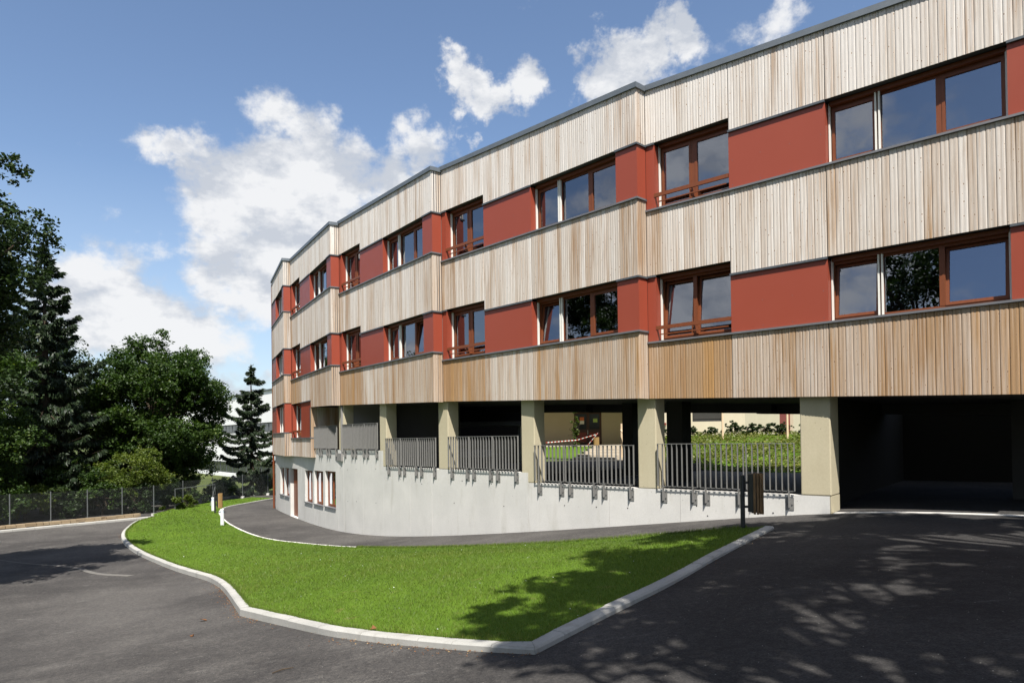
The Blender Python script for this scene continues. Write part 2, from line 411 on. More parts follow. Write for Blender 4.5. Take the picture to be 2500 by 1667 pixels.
w = NT('bark'); p = w.pos((5, 5, 1), 'World'); w.bsdf(w.mix(w.noise(p, 3, 6, .7), (.035, .026, .018), (.09, .07, .05)), .95, spec=.1, bump=w.noise(p, 5, 5), bstr=.6, bdist=.03)
w = NT('ochre_stone'); p = w.pos(kind='World'); oi = w.n('ShaderNodeObjectInfo')
w.bsdf(w.mix(w.noise(p, 4, 5), w.ramp(oi.outputs['Random'], [(0, (.22, .145, .075)), (.5, (.27, .2, .12)), (1, (.17, .10, .055))]), (.3, .24, .16)), .9, spec=.15)

# ------------------------------------------------------------------ terrain
def ground(X, Y):
    X = np.asarray(X, float); Y = np.asarray(Y, float)
    pl = -1.65 + .135 * X - .0514 * Y
    z = -3.68 + .3 * np.log1p(np.exp(np.clip((pl + 3.68) / .3, -50, 50)))
    z = -1.42 - .12 * np.log1p(np.exp(np.clip((-1.42 - z) / .12, -50, 50)))
    return z + EYE
def gz(x, y): return float(ground(x, y))

def grid(name, xs, ys, zf, mat, **kw):
    X, Y = np.meshgrid(xs, ys)
    Z = zf(X, Y)
    nx, ny = len(xs), len(ys)
    V = np.stack([X.ravel(), Y.ravel(), Z.ravel()], 1)
    Fs = [(j * nx + i, j * nx + i + 1, (j + 1) * nx + i + 1, (j + 1) * nx + i) for j in range(ny - 1) for i in range(nx - 1)]
    return mesh(name, V, Fs, mat, None, (0, 0, 0), True, kind='structure', **kw)

far = np.r_[-900, -500, -250, -120, np.linspace(-60, 60, 41), 120, 250, 500, 900]
grid('ground', far, far, lambda X, Y: ground(np.clip(X, -45, 14), np.clip(Y, -14, 60)) - .12, 'far_ground')
grid('road', np.linspace(-34, 15, 80), np.linspace(-12, 46, 90), lambda X, Y: ground(X, Y), 'asphalt')

# ------------------------------------------------------------------ plan of the school: five stepped bays on a curve
ANG = {5: 35.5, 4: 41.5, 3: 47.4, 2: 53.5, 1: 60.6, 0: 65.0}
LEN = {5: 7.33, 4: 7.33, 3: 7.33, 2: 7.15, 1: 7.35, 0: 5.2}
RET = .33
def T(k): a = math.radians(ANG[k]); return Vector((math.cos(a), -math.sin(a), 0))
def N(k): a = math.radians(ANG[k]); return Vector((-math.sin(a), -math.cos(a), 0))
PL, PR = {}, {}
PL[4] = Vector((3.13, 15.54, 0))
PR[4] = PL[4] + T(4) * LEN[4]
for k in (3, 2, 1, 0):
    PR[k] = PL[k + 1] + N(k) * RET
    PL[k] = PR[k] - T(k) * LEN[k]
PL[5] = PR[4] - N(4) * RET
PR[5] = PL[5] + T(5) * LEN[5]
def P(k, u, w, z):
    q = PL[k] + T(k) * u - N(k) * w
    return Vector((q.x, q.y, z))
SILL1 = {5: 3.52, 4: 3.77, 3: 4.02, 2: 4.26, 1: 4.52, 0: 4.79}
ROOF = {5: (9.22, 8.95), 4: (9.50, 9.19), 3: (9.77, 9.48), 2: (9.93, 9.72), 1: (10.15, 9.88), 0: (10.2, 10.18)}
SOFF = {5: (2.22, 1.98), 4: (2.485, 2.215), 3: (2.76, 2.48), 2: (2.97, 2.74), 1: (3.15, 2.96), 0: (3.3, 3.2)}
UOFF = {k: 0.0 for k in ANG}; UOFF[0] = 7.33 - LEN[0]      # bay 0 shows only its right part
UB = [0, .22, 1.97, 3.89, 6.72]
def ub(k):   # edges of the bay's pieces along u
    s = LEN[k] / 7.33 if k else 1.0
    return [max(0, x * s - UOFF[k]) for x in UB] + [LEN[k]]

BASE = Vector((3.13, 15.54, 0))
school = empty('school_building', BASE, 'curved school building clad in weathered vertical timber with rust red panels on concrete base', 'building')

def kbox(mb, k, u0, u1, w0, w1, z0, z1, z0r=None, z1r=None):
    z0r = z0 if z0r is None else z0r; z1r = z1 if z1r is None else z1r
    mb.hexa([P(k, u0, w0, z0), P(k, u1, w0, z0r), P(k, u1, w1, z0r), P(k, u0, w1, z0),
             P(k, u0, w0, z1), P(k, u1, w0, z1r), P(k, u1, w1, z1r), P(k, u0, w1, z1)])

# ---- timber boards
BW = .13
PROF = [(.001, .009), (.0015, .0015), (.014, -.003), (.03, -.0048), (.047, -.0026), (.063, .0008), (.08, -.0026), (.098, -.0048), (.115, -.003), (.1285, .0015), (.129, .009)]
def board_geo(place, u0, width, z0a, z0b, z1a, z1b, jit, rnd):
    """place(u, w, z) -> world; returns verts, faces, uvs per vertex"""
    V, UVs = [], []
    s = width / BW
    for (a, d) in PROF:
        f = a / BW
        for zz0, zz1, top in ((z0a, z0b, 0), (z1a, z1b, 1)):
            z = zz0 + (zz1 - zz0) * f
            V.append(place(u0 + a * s, d + jit, z)); UVs.append((u0 + a + rnd[3], z * 1.0 + rnd[4]))
    n = len(PROF)
    Fs = [(2 * i, 2 * (i + 1), 2 * (i + 1) + 1, 2 * i + 1) for i in range(n - 1)]
    m = len(V); V += V[1::2] + V[0::2]; UVs += UVs[1::2] + UVs[0::2]      # end grain has its own corners, so the long faces shade cleanly
    Fs.append(tuple(m + i for i in range(n)))
    Fs.append(tuple(m + n + i for i in range(n - 1, -1, -1)))
    return V, Fs, UVs

def set_wood(me, uvs, tones):
    uvl = me.uv_layers.new(name='uv')
    idx = np.empty(len(me.loops), np.int32); me.loops.foreach_get('vertex_index', idx)
    uvl.data.foreach_set('uv', np.asarray(uvs, np.float32)[idx].ravel())
    a = me.attributes.new('tone', 'FLOAT_COLOR', 'POINT')
    a.data.foreach_set('color', np.asarray(tones, np.float32).ravel())

board_budget = [0]
def band(place, U0, U1, zlo, zhi, warm, single, name='timber_band', wdepth=.33, warm_edges=(), sect=lambda u: 0.0, seams=()):
    """zlo(u), zhi(u, side) functions; a backing wall as the part, boards as its pieces"""
    mb = MB()
    cuts = sorted({U0, U1, *[c for c in zlo.cuts if U0 < c < U1]})
    for a, b in zip(cuts[:-1], cuts[1:]):
        e = 1e-4
        za, zb, ta, tb = zlo(a + e), zlo(b - e), zhi(a), zhi(b)
        mb.hexa([place(a, .0165, za + .012), place(b, .0165, zb + .012), place(b, wdepth, zb + .012), place(a, wdepth, za + .012),
                 place(a, .0165, ta - .01), place(b, .0165, tb - .01), place(b, wdepth, tb - .01), place(a, wdepth, ta - .01)])
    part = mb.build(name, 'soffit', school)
    nb = max(1, round((U1 - U0) / BW)); wd = (U1 - U0) / nb
    # board edges snap to the cuts so that no board straddles a window corner
    edges = [U0 + i * wd for i in range(nb + 1)]
    for c in cuts[1:-1]:
        j = min(range(1, nb), key=lambda i: abs(edges[i] - c)); edges[j] = c
    for c in seams:
        if U0 + .3 < c < U1 - .3 and c not in edges:
            j = min(range(1, nb), key=lambda i: abs(edges[i] - c)); edges[j] = c
    big = [[], [], [], []]; cnt = 0
    for i in range(nb):
        u, v = edges[i], edges[i + 1]
        if u in seams: u += .009
        e = 1e-3
        rnd = [random.random() for _ in range(3)] + [random.random() * 9, random.random() * 9]
        wm = warm + random.gauss(0, .09) + sect((u + v) / 2)
        for (ue, amp, reach) in warm_edges:
            wm += amp * math.exp(-abs((u + v) / 2 - ue) / reach) * random.uniform(.4, 1.2)
        wm = min(max(wm, 0), 1)
        V, Fs, UVs = board_geo(place, u, v - u, zlo(u + e), zlo(v - e), zhi(u), zhi(v), random.uniform(-.002, .002), rnd)
        tone = (rnd[0], wm, rnd[1], 1)
        if single and board_budget[0] < 300:
            board_budget[0] += 1
            o = mesh('board', V, Fs, 'wood', part)
            set_wood(o.data, UVs, [tone] * len(V))
            o.data.polygons.foreach_set('use_smooth', [True] * (len(Fs) - 2) + [False] * 2)
        else:
            big[0] += V; big[1] += [tuple(q + cnt for q in f) for f in Fs]; big[2] += UVs; big[3] += [tone] * len(V); cnt += len(V)
    if cnt:
        o = mesh('board_run', big[0], big[1], 'wood', part, kind='stuff')
        set_wood(o.data, big[2], big[3])
        o.data.polygons.foreach_set('use_smooth', [len(f) == 4 for f in big[1]])
    return part

class Zf:
    def __init__(s, pts, cuts=()): s.pts, s.cuts = pts, cuts      # pts: list of (u_from, u_to, z_from, z_to)
    def __call__(s, u):
        for a, b, za, zb in s.pts:
            if u <= b or (a, b, za, zb) == s.pts[-1]: return za + (zb - za) * (u - a) / (b - a)
def const(z): return Zf([(0, 100, z, z)])
def lin(L, z0, z1): return Zf([(0, L, z0, z1)])

def red_box(k, u0, u1, z0, z1, w0=.014, w1=.33, flash_top=True, parent=None):
    mb = MB(); kbox(mb, k, u0, u1, w0, w1, z0, z1)
    o = mb.build('red_panel', 'red_panel', parent or school)
    if flash_top:
        fb = MB(); kbox(fb, k, u0 - .004, u1 + .004, -.03, .02, z1 + .002, z1 + .045)
        fb.build('flashing', 'flashing', o)
    # fixing screws
    if u1 - u0 > 1:
        sb = MB()
        for uu in np.linspace(u0 + .08, u1 - .08, 4):
            for zz in (z0 + .07, (z0 + z1) / 2, z1 - .07):
                kbox(sb, k, uu - .006, uu + .006, w0 - .003, w0 + .002, zz - .006, zz + .006)
        sb.build('screw_heads', 'zinc', o, kind='stuff')
    return o

def window(k, u0, u1, z0, z1, panes, tilts=(), rail=False, guides=(0,)):
    """recessed timber window; panes = edges as fractions; tilts = indices of sashes tipped open; sash panes all but index in fixed"""
    WF = .27      # frame plane behind the facade
    z0 += .012; z1 -= .004
    fr = MB(); fw = .055
    kbox(fr, k, u0, u0 + fw, WF, WF + .07, z0, z1)
    kbox(fr, k, u1 - fw, u1, WF, WF + .07, z0, z1)
    kbox(fr, k, u0 + fw, u1 - fw, WF, WF + .07, z0, z0 + .07)
    kbox(fr, k, u0 + fw, u1 - fw, WF, WF + .07, z1 - .12, z1)
    n = len(panes) - 1
    xs = [u0 + (u1 - u0) * p for p in panes]
    for x in xs[1:-1]:
        kbox(fr, k, x - .045, x + .045, WF - .004, WF + .07, z0 + .07, z1 - .12)
    win = fr.build('window', 'window_wood', school)
    for i in range(n):
        a = xs[i] + (fw if i == 0 else .045); b = xs[i + 1] - (fw if i == n - 1 else .045)
        fixed = (n == 3 and i == 1)
        lo, hi = z0 + .07, z1 - .12
        tilt = math.tan(math.radians(6.5)) if i in tilts else 0.0
        def Q(u, w, z): return P(k, u, w + (z - lo) * tilt, z)
        if not fixed:
            sm = MB(); s = .052
            for (ua, ub_, za, zb) in ((a, a + s, lo, hi), (b - s, b, lo, hi), (a + s, b - s, lo, lo + s), (a + s, b - s, hi - s, hi)):
                sm.hexa([Q(ua, WF - .012, za), Q(ub_, WF - .012, za), Q(ub_, WF + .045, za), Q(ua, WF + .045, za),
                         Q(ua, WF - .012, zb), Q(ub_, WF - .012, zb), Q(ub_, WF + .045, zb), Q(ua, WF + .045, zb)])
            sm.build('sash', 'window_wood', win)
            a += s; b -= s; lo2, hi2 = lo + s, hi - s
        else: lo2, hi2 = lo, hi
        gm = MB()
        gm.hexa([Q(a, WF + .018, lo2), Q(b, WF + .018, lo2), Q(b, WF + .026, lo2), Q(a, WF + .026, lo2),
                 Q(a, WF + .018, hi2), Q(b, WF + .018, hi2), Q(b, WF + .026, hi2), Q(a, WF + .026, hi2)])
        gm.build('pane', 'glass', win)
    for g in guides:
        if g == 0: pos = [u0 + .028]
        elif g == 1: pos = [xs[1] - .03, xs[1] + .03]
        else: pos = [u1 - .028]
        for q in pos:
            gb = MB(); kbox(gb, k, q - .0145, q + .0145, WF - .085, WF - .03, z0, z1 - .02)
            gb.build('blind_guide', 'white_guide', win)
    hb = MB(); kbox(hb, k, u0 + .03, u1 - .03, WF - .10, WF - .02, z1 - .075, z1)
    hb.build('blind_box', 'window_wood', win)
    if rail:
        rb = MB()
        kbox(rb, k, u0 - .015, u1 - .01, .005, .05, z0 + .25, z0 + .33)
        rb.build('guard_rail', 'window_wood', win)
        for q in ((u0 + u1) / 2,):
            sb = MB(); kbox(sb, k, q - .022, q + .022, .055, WF - .002, z0 + .09, z0 + .25); kbox(sb, k, q - .022, q + .022, .012, .06, z0 + .2, z0 + .248)
            sb.build('rail_support', 'window_wood', win)
        lb = MB(); kbox(lb, k, u0 + .07, u1 - .07, .02, .045, z0 + .125, z0 + .15); lb.build('lower_bar', 'window_wood', win)
    return win

TILT3 = {(4, 0): (0, 2), (3, 0): (0,), (2, 0): (2,), (4, 1): (), (3, 1): (), (2, 1): (), (1, 0): (0,), (1, 1): ()}
TILT2 = {(4, 0): (0, 1)}
for k in (5, 4, 3, 2, 1, 0):
    L = LEN[k]; e = ub(k)
    pl = lambda u, w, z, k=k: P(k, u, w, z)
    rf = lin(L, *ROOF[k]); sf = lin(L, *SOFF[k])
    s1 = SILL1[k]; s2 = s1 + 3.0
    h1l, h1h, h2l, h2h = s1 + 1.235, s1 + 1.50, s2 + 1.235, s2 + 1.50
    single = k in (4, 3)
    edgew = [(L, .35, .22), (0, .55, .5)]
    # top band, middle band, lower band
    def stepped(hl, hh):
        if k == 0: return Zf([(0, L, hl, hl)])
        return Zf([(0, e[2], hh, hh), (e[2], L, hl, hl)], (e[2],))
    band(pl, 0, L, stepped(h2l, h2h), rf, .02, single, warm_edges=[(0, .18, .2)], seams=(e[2], e[3]))
    band(pl, 0, L, stepped(h1l, h1h), const(s2 - .045), .17, single, warm_edges=[(0, .5, .35), (L, .2, .2)], seams=(e[2], e[3]))
    if k == 0: low = const(3.42)
    elif k == 1: low = Zf([(0, e[3], 3.35, 3.35), (e[3], L, 3.05, SOFF[1][1])], (e[3],))
    else: low = sf
    band(pl, 0, L, low, const(s1 - .045), {5: .6, 4: .55, 3: .42, 2: .4, 1: .35, 0: .3}[k], single, warm_edges=[(0, .5, .5), (L, .25, .25)], sect=lambda u: (.42, -.10, .14)[(u > e[2]) + (u > e[3])], seams=(e[2], e[3]))
    # sills and flashings, red panels and windows on two floors
    for fl, (s, hl, hh) in enumerate(((s1, h1l, h1h), (s2, h2l, h2h))):
        sb = MB(); kbox(sb, k, -.002, L + .035, -.045, .27, s - .04, s)
        sb.build('window_sill', 'sill_metal', school)
        if k:
            red_box(k, 0, e[1], s + .004, hh - .05)
            window(k, e[1], e[2], s, hh, (0, .47, 1), TILT2.get((k, fl), ()), True, (0,))
        red_box(k, e[2], e[3], s + .004, hl - .05)
        window(k, e[3], e[4], s, hl, (0, .305, .645, 1), TILT3.get((k, fl), ()), False, (0, 1, 2))
        red_box(k, e[4], L - .0, s + .004, hl - .05)
    # coping
    cb = MB(); kbox(cb, k, -.03, L + .045, -.05, .40, ROOF[k][0], ROOF[k][0] + .12, ROOF[k][1], ROOF[k][1] + .12)
    cb.build('roof_coping', 'zinc', school)
    # return face at the right end of the bay, facing the next bay to the right
    if k < 5:
        def rp(u, w, z, k=k): q = PR[k] - N(k) * u - T(k) * w; return Vector((q.x, q.y, z))
        rr = lambda a: const(a)
        nx = k + 1
        single_r = k in (3, 4)
        zr = ROOF[k][1]
        for lo, hi, wm in ((h2l, zr, .15), (h1l, s2 - .045, .42), (low(L) if k else 3.42, s1 - .045, .6)):
            band(rp, 0.012, RET - .002, const(lo), const(hi), wm, False, wdepth=.2)
        for s, hl in ((s1, h1l), (s2, h2l)):
            mb = MB(); mb.hexa([rp(.016, .014, s + .004), rp(RET, .014, s + .004), rp(RET, .2, s + .004), rp(.016, .2, s + .004),
                                rp(.016, .014, hl - .05), rp(RET, .014, hl - .05), rp(RET, .2, hl - .05), rp(.016, .2, hl - .05)])
            o = mb.build('red_panel', 'red_panel', school)
            for zz in (s - .042, hl - .048):
                fb = MB(); fb.hexa([rp(-.032, -.03, zz), rp(RET, -.03, zz), rp(RET, .03, zz), rp(-.032, .03, zz),
                                    rp(-.032, -.03, zz + .043), rp(RET, -.03, zz + .043), rp(RET, .03, zz + .043), rp(-.032, .03, zz + .043)])
                fb.build('flashing', 'flashing', o)
        cb = MB(); cb.hexa([rp(.06, -.05, zr - .001), rp(RET + .06, -.05, zr - .001), rp(RET + .06, .3, zr - .001), rp(.06, .3, zr - .001),
                            rp(.06, -.05, zr + .1195), rp(RET + .06, -.05, zr + .1195), rp(RET + .06, .3, zr + .1195), rp(.06, .3, zr + .1195)])
        cb.build('roof_coping', 'zinc', school)
    # rooms behind the glass: floors, ceilings, rear wall, cross wall
    D = 7.0
    for s in ([s1, s2] if k > 1 else [s1, s2, s1 - 2.75]):
        rb = MB()
        kbox(rb, k, .0, L, .34, D, s - .95, s - .65)                   # floor slab
        rb.build('floor_slab', 'interior', school)
        wb = MB(); kbox(wb, k, .05, L - .05, 4.6, 4.8, s - .6, s + 1.7)
        wb.build('room_wall', 'interior', school)
        xb = MB()
        for uu in (.0, e[2] + .9, L - .1): kbox(xb, k, uu, uu + .1, .36, 4.5, s - .6, s + 1.66)
        xb.build('cross_wall', 'interior', school)
    rb = MB(); kbox(rb, k, 0, L - .21, .3, D, ROOF[k][0] - .35, ROOF[k][0] + .02, ROOF[k][1] - .35, ROOF[k][1] + .02)
    rb.build('roof_slab', 'zinc', school)
    bb = MB(); kbox(bb, k, -.1, L - .1, D - .25, D, SOFF[k][0] + .1, ROOF[k][0] - .36, SOFF[k][1] + .1, ROOF[k][1] - .36)
    bb.build('rear_wall', 'beige_render', school)
    if k > 0:
        u0 = 0 if k > 1 else e[3]
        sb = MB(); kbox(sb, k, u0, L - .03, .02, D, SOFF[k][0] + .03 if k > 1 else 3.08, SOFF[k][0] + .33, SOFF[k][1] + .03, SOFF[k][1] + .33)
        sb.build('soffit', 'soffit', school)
        if k > 1:
            vb = MB(); kbox(vb, k, 0, L - .03, 6.2, 6.6, SOFF[k][0] - .24, SOFF[k][0] + .03, SOFF[k][1] - .24, SOFF[k][1] + .03)
            vb.build('rear_beam', 'soffit', school)

# ---- lower storey of bays 0 and 1
for k in (1, 0):
    L = LEN[k]; e = ub(k); pl = lambda u, w, z, k=k: P(k, u, w, z)
    s0 = SILL1[k] - 2.76; h0 = 3.35 if k else 3.42; zb = .9
    U1 = e[3] if k else L
    band(pl, 0, U1, const(zb), const(s0 - .045), .3, False, warm_edges=[(L, .3, .25)])
    sb = MB(); kbox(sb, k, 0, U1 + .02, -.045, .21, s0 - .04, s0); sb.build('window_sill', 'sill_metal', school)
    if k:
        red_box(k, 0, e[1], s0 + .004, h0 - .05, flash_top=False)
        window(k, e[1], e[2], s0, h0, (0, .47, 1), (), True, (0,))
        red_box(k, e[2], U1 - .05, s0 + .004, h0 - .05)
        # end wall of the lower storey, boarded, facing the gallery
        def ep(u, w, z): return P(1, U1 - w, u, z)
        band(lambda u, w, z: P(1, U1 - w, u, z), .0, 1.2, const(zb), const(3.04), .55, False, name='end_band', wdepth=.2)
    else:
        red_box(k, e[2], e[3], s0 + .004, h0 - .05)
        window(k, e[3], e[4], s0, h0, (0, .305, .645, 1), (), False, (0, 1, 2))
        red_box(k, e[4], L, s0 + .004, h0 - .05)
        def rp(u, w, z): q = PR[0] - N(0) * u - T(0) * w; return Vector((q.x, q.y, z))
        band(rp, .012, RET - .002, const(zb), const(s0 - .045), .6, False, wdepth=.2)
        mb = MB(); mb.hexa([rp(.016, .014, s0 + .004), rp(RET, .014, s0 + .004), rp(RET, .2, s0 + .004), rp(.016, .2, s0 + .004),
                            rp(.016, .014, h0 - .05), rp(RET, .014, h0 - .05), rp(RET, .2, h0 - .05), rp(.016, .2, h0 - .05)])
        mb.build('red_panel', 'red_panel', school)
    fb = MB(); kbox(fb, k, 0, U1, .02, 6.9, zb + .02, zb + .2); fb.build('soffit', 'soffit', school)
# end corner of bay 0: gable wall, downpipe
gb = MB(); kbox(gb, 0, -.06, -.004, .0, 7.0, .9, ROOF[0][0]); gb.build('gable_wall', 'dark_wall', school)
db = MB(); q = P(0, -.11, .03, 0); db.tube([(q.x, q.y, -2.1), (q.x, q.y, ROOF[0][0] - .05)], .05, 8); db.build('downpipe', 'window_wood', school)

# ---- the curved concrete base
ctrl = [PL[k] - N(k) * (-.09) * -1 for k in (5, 4, 3, 2, 1, 0)]
ctrl = [c.xy for c in ctrl]
cR = (PR[5] - N(5) * .42).xy
ctrl = [cR + T(5).xy * 7 - N(5).xy * .5, cR] + ctrl + [ctrl[-1] - T(0).xy * 4 - N(0).xy * .35]
cpts = []
for i in range(1, len(ctrl) - 2):
    for s in np.linspace(0, 1, 60, endpoint=False):
        p0, p1, p2, p3 = ctrl[i - 1:i + 3]
        cpts.append(.5 * ((2 * p1) + (p2 - p0) * s + (2 * p0 - 5 * p1 + 4 * p2 - p3) * s * s + (3 * p1 - p0 - 3 * p2 + p3) * s ** 3))
cpts.append(ctrl[-2])
CP = np.array([tuple(c) for c in cpts])
CS = np.r_[0, np.cumsum(np.hypot(*np.diff(CP, axis=0).T))]
CS -= CS[60]                                        # s = 0 at the start of the last bay
def W(s, w, z):
    """point on the wall curve: s metres along (leftwards from the garage), w inward"""
    x, y = np.interp(s, CS, CP[:, 0]), np.interp(s, CS, CP[:, 1])
    d = np.array([np.interp(s + .3, CS, CP[:, 0]) - np.interp(s - .3, CS, CP[:, 0]), np.interp(s + .3, CS, CP[:, 1]) - np.interp(s - .3, CS, CP[:, 1])])
    d /= np.hypot(*d)
    n_in = np.array([d[1], -d[0]])                      # away from the camera
    if n_in[1] < 0: n_in = -n_in
    return Vector((x + n_in[0] * w, y + n_in[1] * w, z))
def wslab(mb, s0, s1, w0, w1, z0, z1, step=.6):
    """curved slab; z0 and z1 numbers or functions of s"""
    f0 = z0 if callable(z0) else (lambda s: z0); f1 = z1 if callable(z1) else (lambda s: z1)
    n = max(1, math.ceil((s1 - s0) / step)); ss = np.linspace(s0, s1, n + 1)
    V = []
    for s in ss:
        V += [W(s, w0, f0(s)), W(s, w0, f1(s)), W(s, w1, f1(s)), W(s, w1, f0(s))]
    Fs = []
    for i in range(n):
        a, b = 4 * i, 4 * i + 4
        for j in range(4): Fs.append((a + j, b + j, b + (j + 1) % 4, a + (j + 1) % 4))
    Fs.append((0, 1, 2, 3)); Fs.append((4 * n + 3, 4 * n + 2, 4 * n + 1, 4 * n))
    mb.add(V, Fs)
def gfoot(s): q = W(s, 0, 0); return gz(q.x, q.y) - .25
PILL = {'f': (3.52, 4.05), 'e': (7.22, 7.70), 'd': (10.91, 11.39), 'c': (14.57, 15.06), 'b': (18.2, 18.67), 'a': (21.74, 22.24)}
def top_of(s):
    if s < 11.15: return .43
    if s < 18.44: return .70
    if s < 25.55: return 1.24
    return .93
cbk = MB(); wslab(cbk, 3.53, 22.3, .035, .24, gfoot, lambda s: min(top_of(s - .4), top_of(s), top_of(s + .4)) - .02)
base = cbk.build('concrete_base', 'dark_wall', school)
joints = [3.52, 5.1, 6.64, 8.52, 10.75, 11.15, 13.38, 15.44, 16.69, 18.44, 20.02, 21.78, 22.35]
for a, b in zip(joints[:-1], joints[1:]):
    mb = MB(); wslab(mb, a + .004, b - .004, random.uniform(-.002, .002), .26, gfoot, top_of((a + b) / 2), .4)
    mb.build('concrete_panel', 'concrete', base)
# left part with openings: (s0, s1, z0, z1)
OPEN = [(22.65, 23.95, -1.10, .38), (24.22, 25.52, -1.12, .34), (25.81, 27.07, -1.14, .30), (28.46, 29.98, None, .30), (30.2, 31.28, -1.15, .28), (31.45, 32.46, -1.15, .26)]
marks = [22.358]
for a, b, _, _ in OPEN: marks += [a, b]
marks.append(34.2)
for i in range(0, len(marks) - 1):
    a, b = marks[i], marks[i + 1]
    if i % 2 == 0:
        segs = [(a, b)] if not (a < 25.55 < b) else [(a, 25.55), (25.55, b)]
        for (c, d) in segs:
            mb = MB(); wslab(mb, c, d - .003, 0, .42, gfoot, top_of((c + d) / 2 + .001), .4); mb.build('concrete_panel', 'concrete', base)
    else:
        _, _, z0, z1 = OPEN[i // 2]
        mb = MB(); wslab(mb, a, b - .003, .001, .42, z1, top_of((a + b) / 2), .4); mb.build('concrete_panel', 'concrete', base)
        if z0 is not None:
            mb = MB(); wslab(mb, a, b - .003, .001, .42, gfoot, z0, .4); mb.build('concrete_panel', 'concrete', base)
            sb = MB(); wslab(sb, a - .02, b + .02, -.05, .115, z0 + .003, z0 + .035); 
            win = MB(); wslab(win, a + .0, a + .07, .12, .19, z0 + .036, z1); wslab(win, b - .075, b - .003, .12, .19, z0 + .036, z1)
            wslab(win, a + .07, b - .075, .12, .19, z0 + .036, z0 + .13); wslab(win, a + .07, b - .075, .12, .19, z1 - .09, z1)
            wslab(win, (a + b) / 2 - .04, (a + b) / 2 + .04, .118, .19, z0 + .13, z1 - .09)
            wo = win.build('window', 'window_wood', school)
            for c, d in ((a + .07, (a + b) / 2 - .04), ((a + b) / 2 + .04, b - .075)):
                pm = MB(); wslab(pm, c, d, .145, .153, z0 + .13, z1 - .09); pm.build('pane', 'glass', wo)
            sb.build('sill', 'sill_metal', wo)
        else:
            dm = MB(); wslab(dm, a + .03, b - .03, .16, .22, lambda s: gfoot(s) + .28, z1); do = dm.build('door', 'window_wood', school)
            hm = MB(); wslab(hm, a + .15, a + .19, .11, .16, -1.0, -.96); wslab(hm, a + .15, a + .3, .095, .11, -1.0, -.975); hm.build('handle', 'bolt', do)
            tm = MB(); wslab(tm, a, b - .003, -.03, .15, lambda s: gfoot(s), lambda s: gfoot(s) + .27); tm.build('door_step', 'edging', do)
th_ = MB()
for (s_, z_) in [(4.6, .05), (6.0, -.1), (6.25, .1), (8.0, -.05), (8.9, -.08), (9.9, -.1), (12.1, -.25), (12.6, .35), (13.9, .38), (14.3, -.3), (16.0, .2), (17.3, .3), (19.0, .6), (19.0, -.6), (20.6, .55), (20.6, -.65), (21.4, -.7), (21.4, .5), (22.1, .55)]:
    c_ = W(s_, -.0025, z_); n_ = (W(s_, -1, z_) - c_).normalized()
    th_.tube([c_ - n_ * .02, c_ + n_ * .0015], .016, 8)
th_.build('tie_holes', 'dark_wall', base, kind='stuff')
# room behind the ground floor windows
rb = MB(); wslab(rb, 22.4, 34.2, 2.6, 2.8, -2.2, .9); rb.build('room_wall', 'interior', school)

# pillars
for nm, (a, b) in PILL.items():
    low = -.2 if nm == 'f' else min(top_of(a - .3), top_of(b + .3)) + .002
    def tz(s):
        q = W(s, .3, 0)
        best = 4.0
        for k in (4, 3, 2, 1):
            d = Vector((q.x, q.y, 0)) - PL[k]; u = d.dot(T(k))
            if -.3 <= u <= LEN[k] + .3: best = min(best, SOFF[k][0] + (SOFF[k][1] - SOFF[k][0]) * u / LEN[k])
        return best + .04
    mb = MB()
    d = .42
    if nm == 'f':
        wslab(mb, a - .03, b, .0 + .004, .62, .435, tz)
        o = mb.build('pillar', 'pillar_paint', school)
        fm = MB(); wslab(fm, a - .03, 3.515, .02, .62, gfoot, .43); fm.build('pillar_foot', 'pillar_paint', o)
    else:
        wslab(mb, a, b, .004, d, low, tz)
        mb.build('pillar', 'pillar_paint', school)
    # bevel for a soft arris
for o in [c for c in school.children if c.name.startswith('pillar')]:
    bv = o.modifiers.new('bevel', 'BEVEL'); bv.width = .022; bv.segments = 2; bv.limit_method = 'ANGLE'

# railings: three panels between each pair of pillars
def railing(s0, s1, ztop, zbot, zwall, n=3):
    gaps = np.linspace(s0, s1, n + 1)
    for j in range(n):
        a, b = gaps[j] + .025, gaps[j + 1] - .025
        mb = MB()
        wslab(mb, a, b, -.085, -.035, ztop - .012, ztop, .3)
        m2 = MB(); wslab(m2, a, b, -.068, -.052, zbot, zbot + .012, .3)
        r = empty('railing', W((a + b) / 2, -.06, zbot), parent=school)
        mb.build('top_rail', 'rail_metal', r)
        m2.build('bottom_rail', 'rail_metal', r)
        m = max(3, round((b - a) / .122))
        for t in np.linspace(a + .006, b - .006, m + 1):
            bm = MB(); wslab(bm, t - .006, t + .006, -.083, -.037, zbot + .0125, ztop - .0125)
            bm.build('baluster', 'rail_metal', r)
        for t in (a + .122, b - .122):
            bm = MB()
            wslab(bm, t - .08, t + .08, -.012, .0, zwall - .30, zwall - .05)
            wslab(bm, t - .006, t + .006, -.085, -.0125, zwall - .25, zbot - .001)
            for dx in (-.052, .052):
                wslab(bm, t + dx - .011, t + dx + .011, -.03, -.0125, zwall - .19, zwall - .168)
            bm.build('bracket', 'rail_metal', r)
railing(4.12, 7.18, 1.46, .50, .43)
railing(7.75, 10.87, 1.43, .50, .43)
railing(11.43, 14.5, 1.69, .76, .70)
railing(15.1, 18.15, 1.67, .76, .70)
railing(18.7, 21.7, 2.22, 1.29, 1.24)
railing(22.28, 25.5, 2.21, 1.29, 1.24)

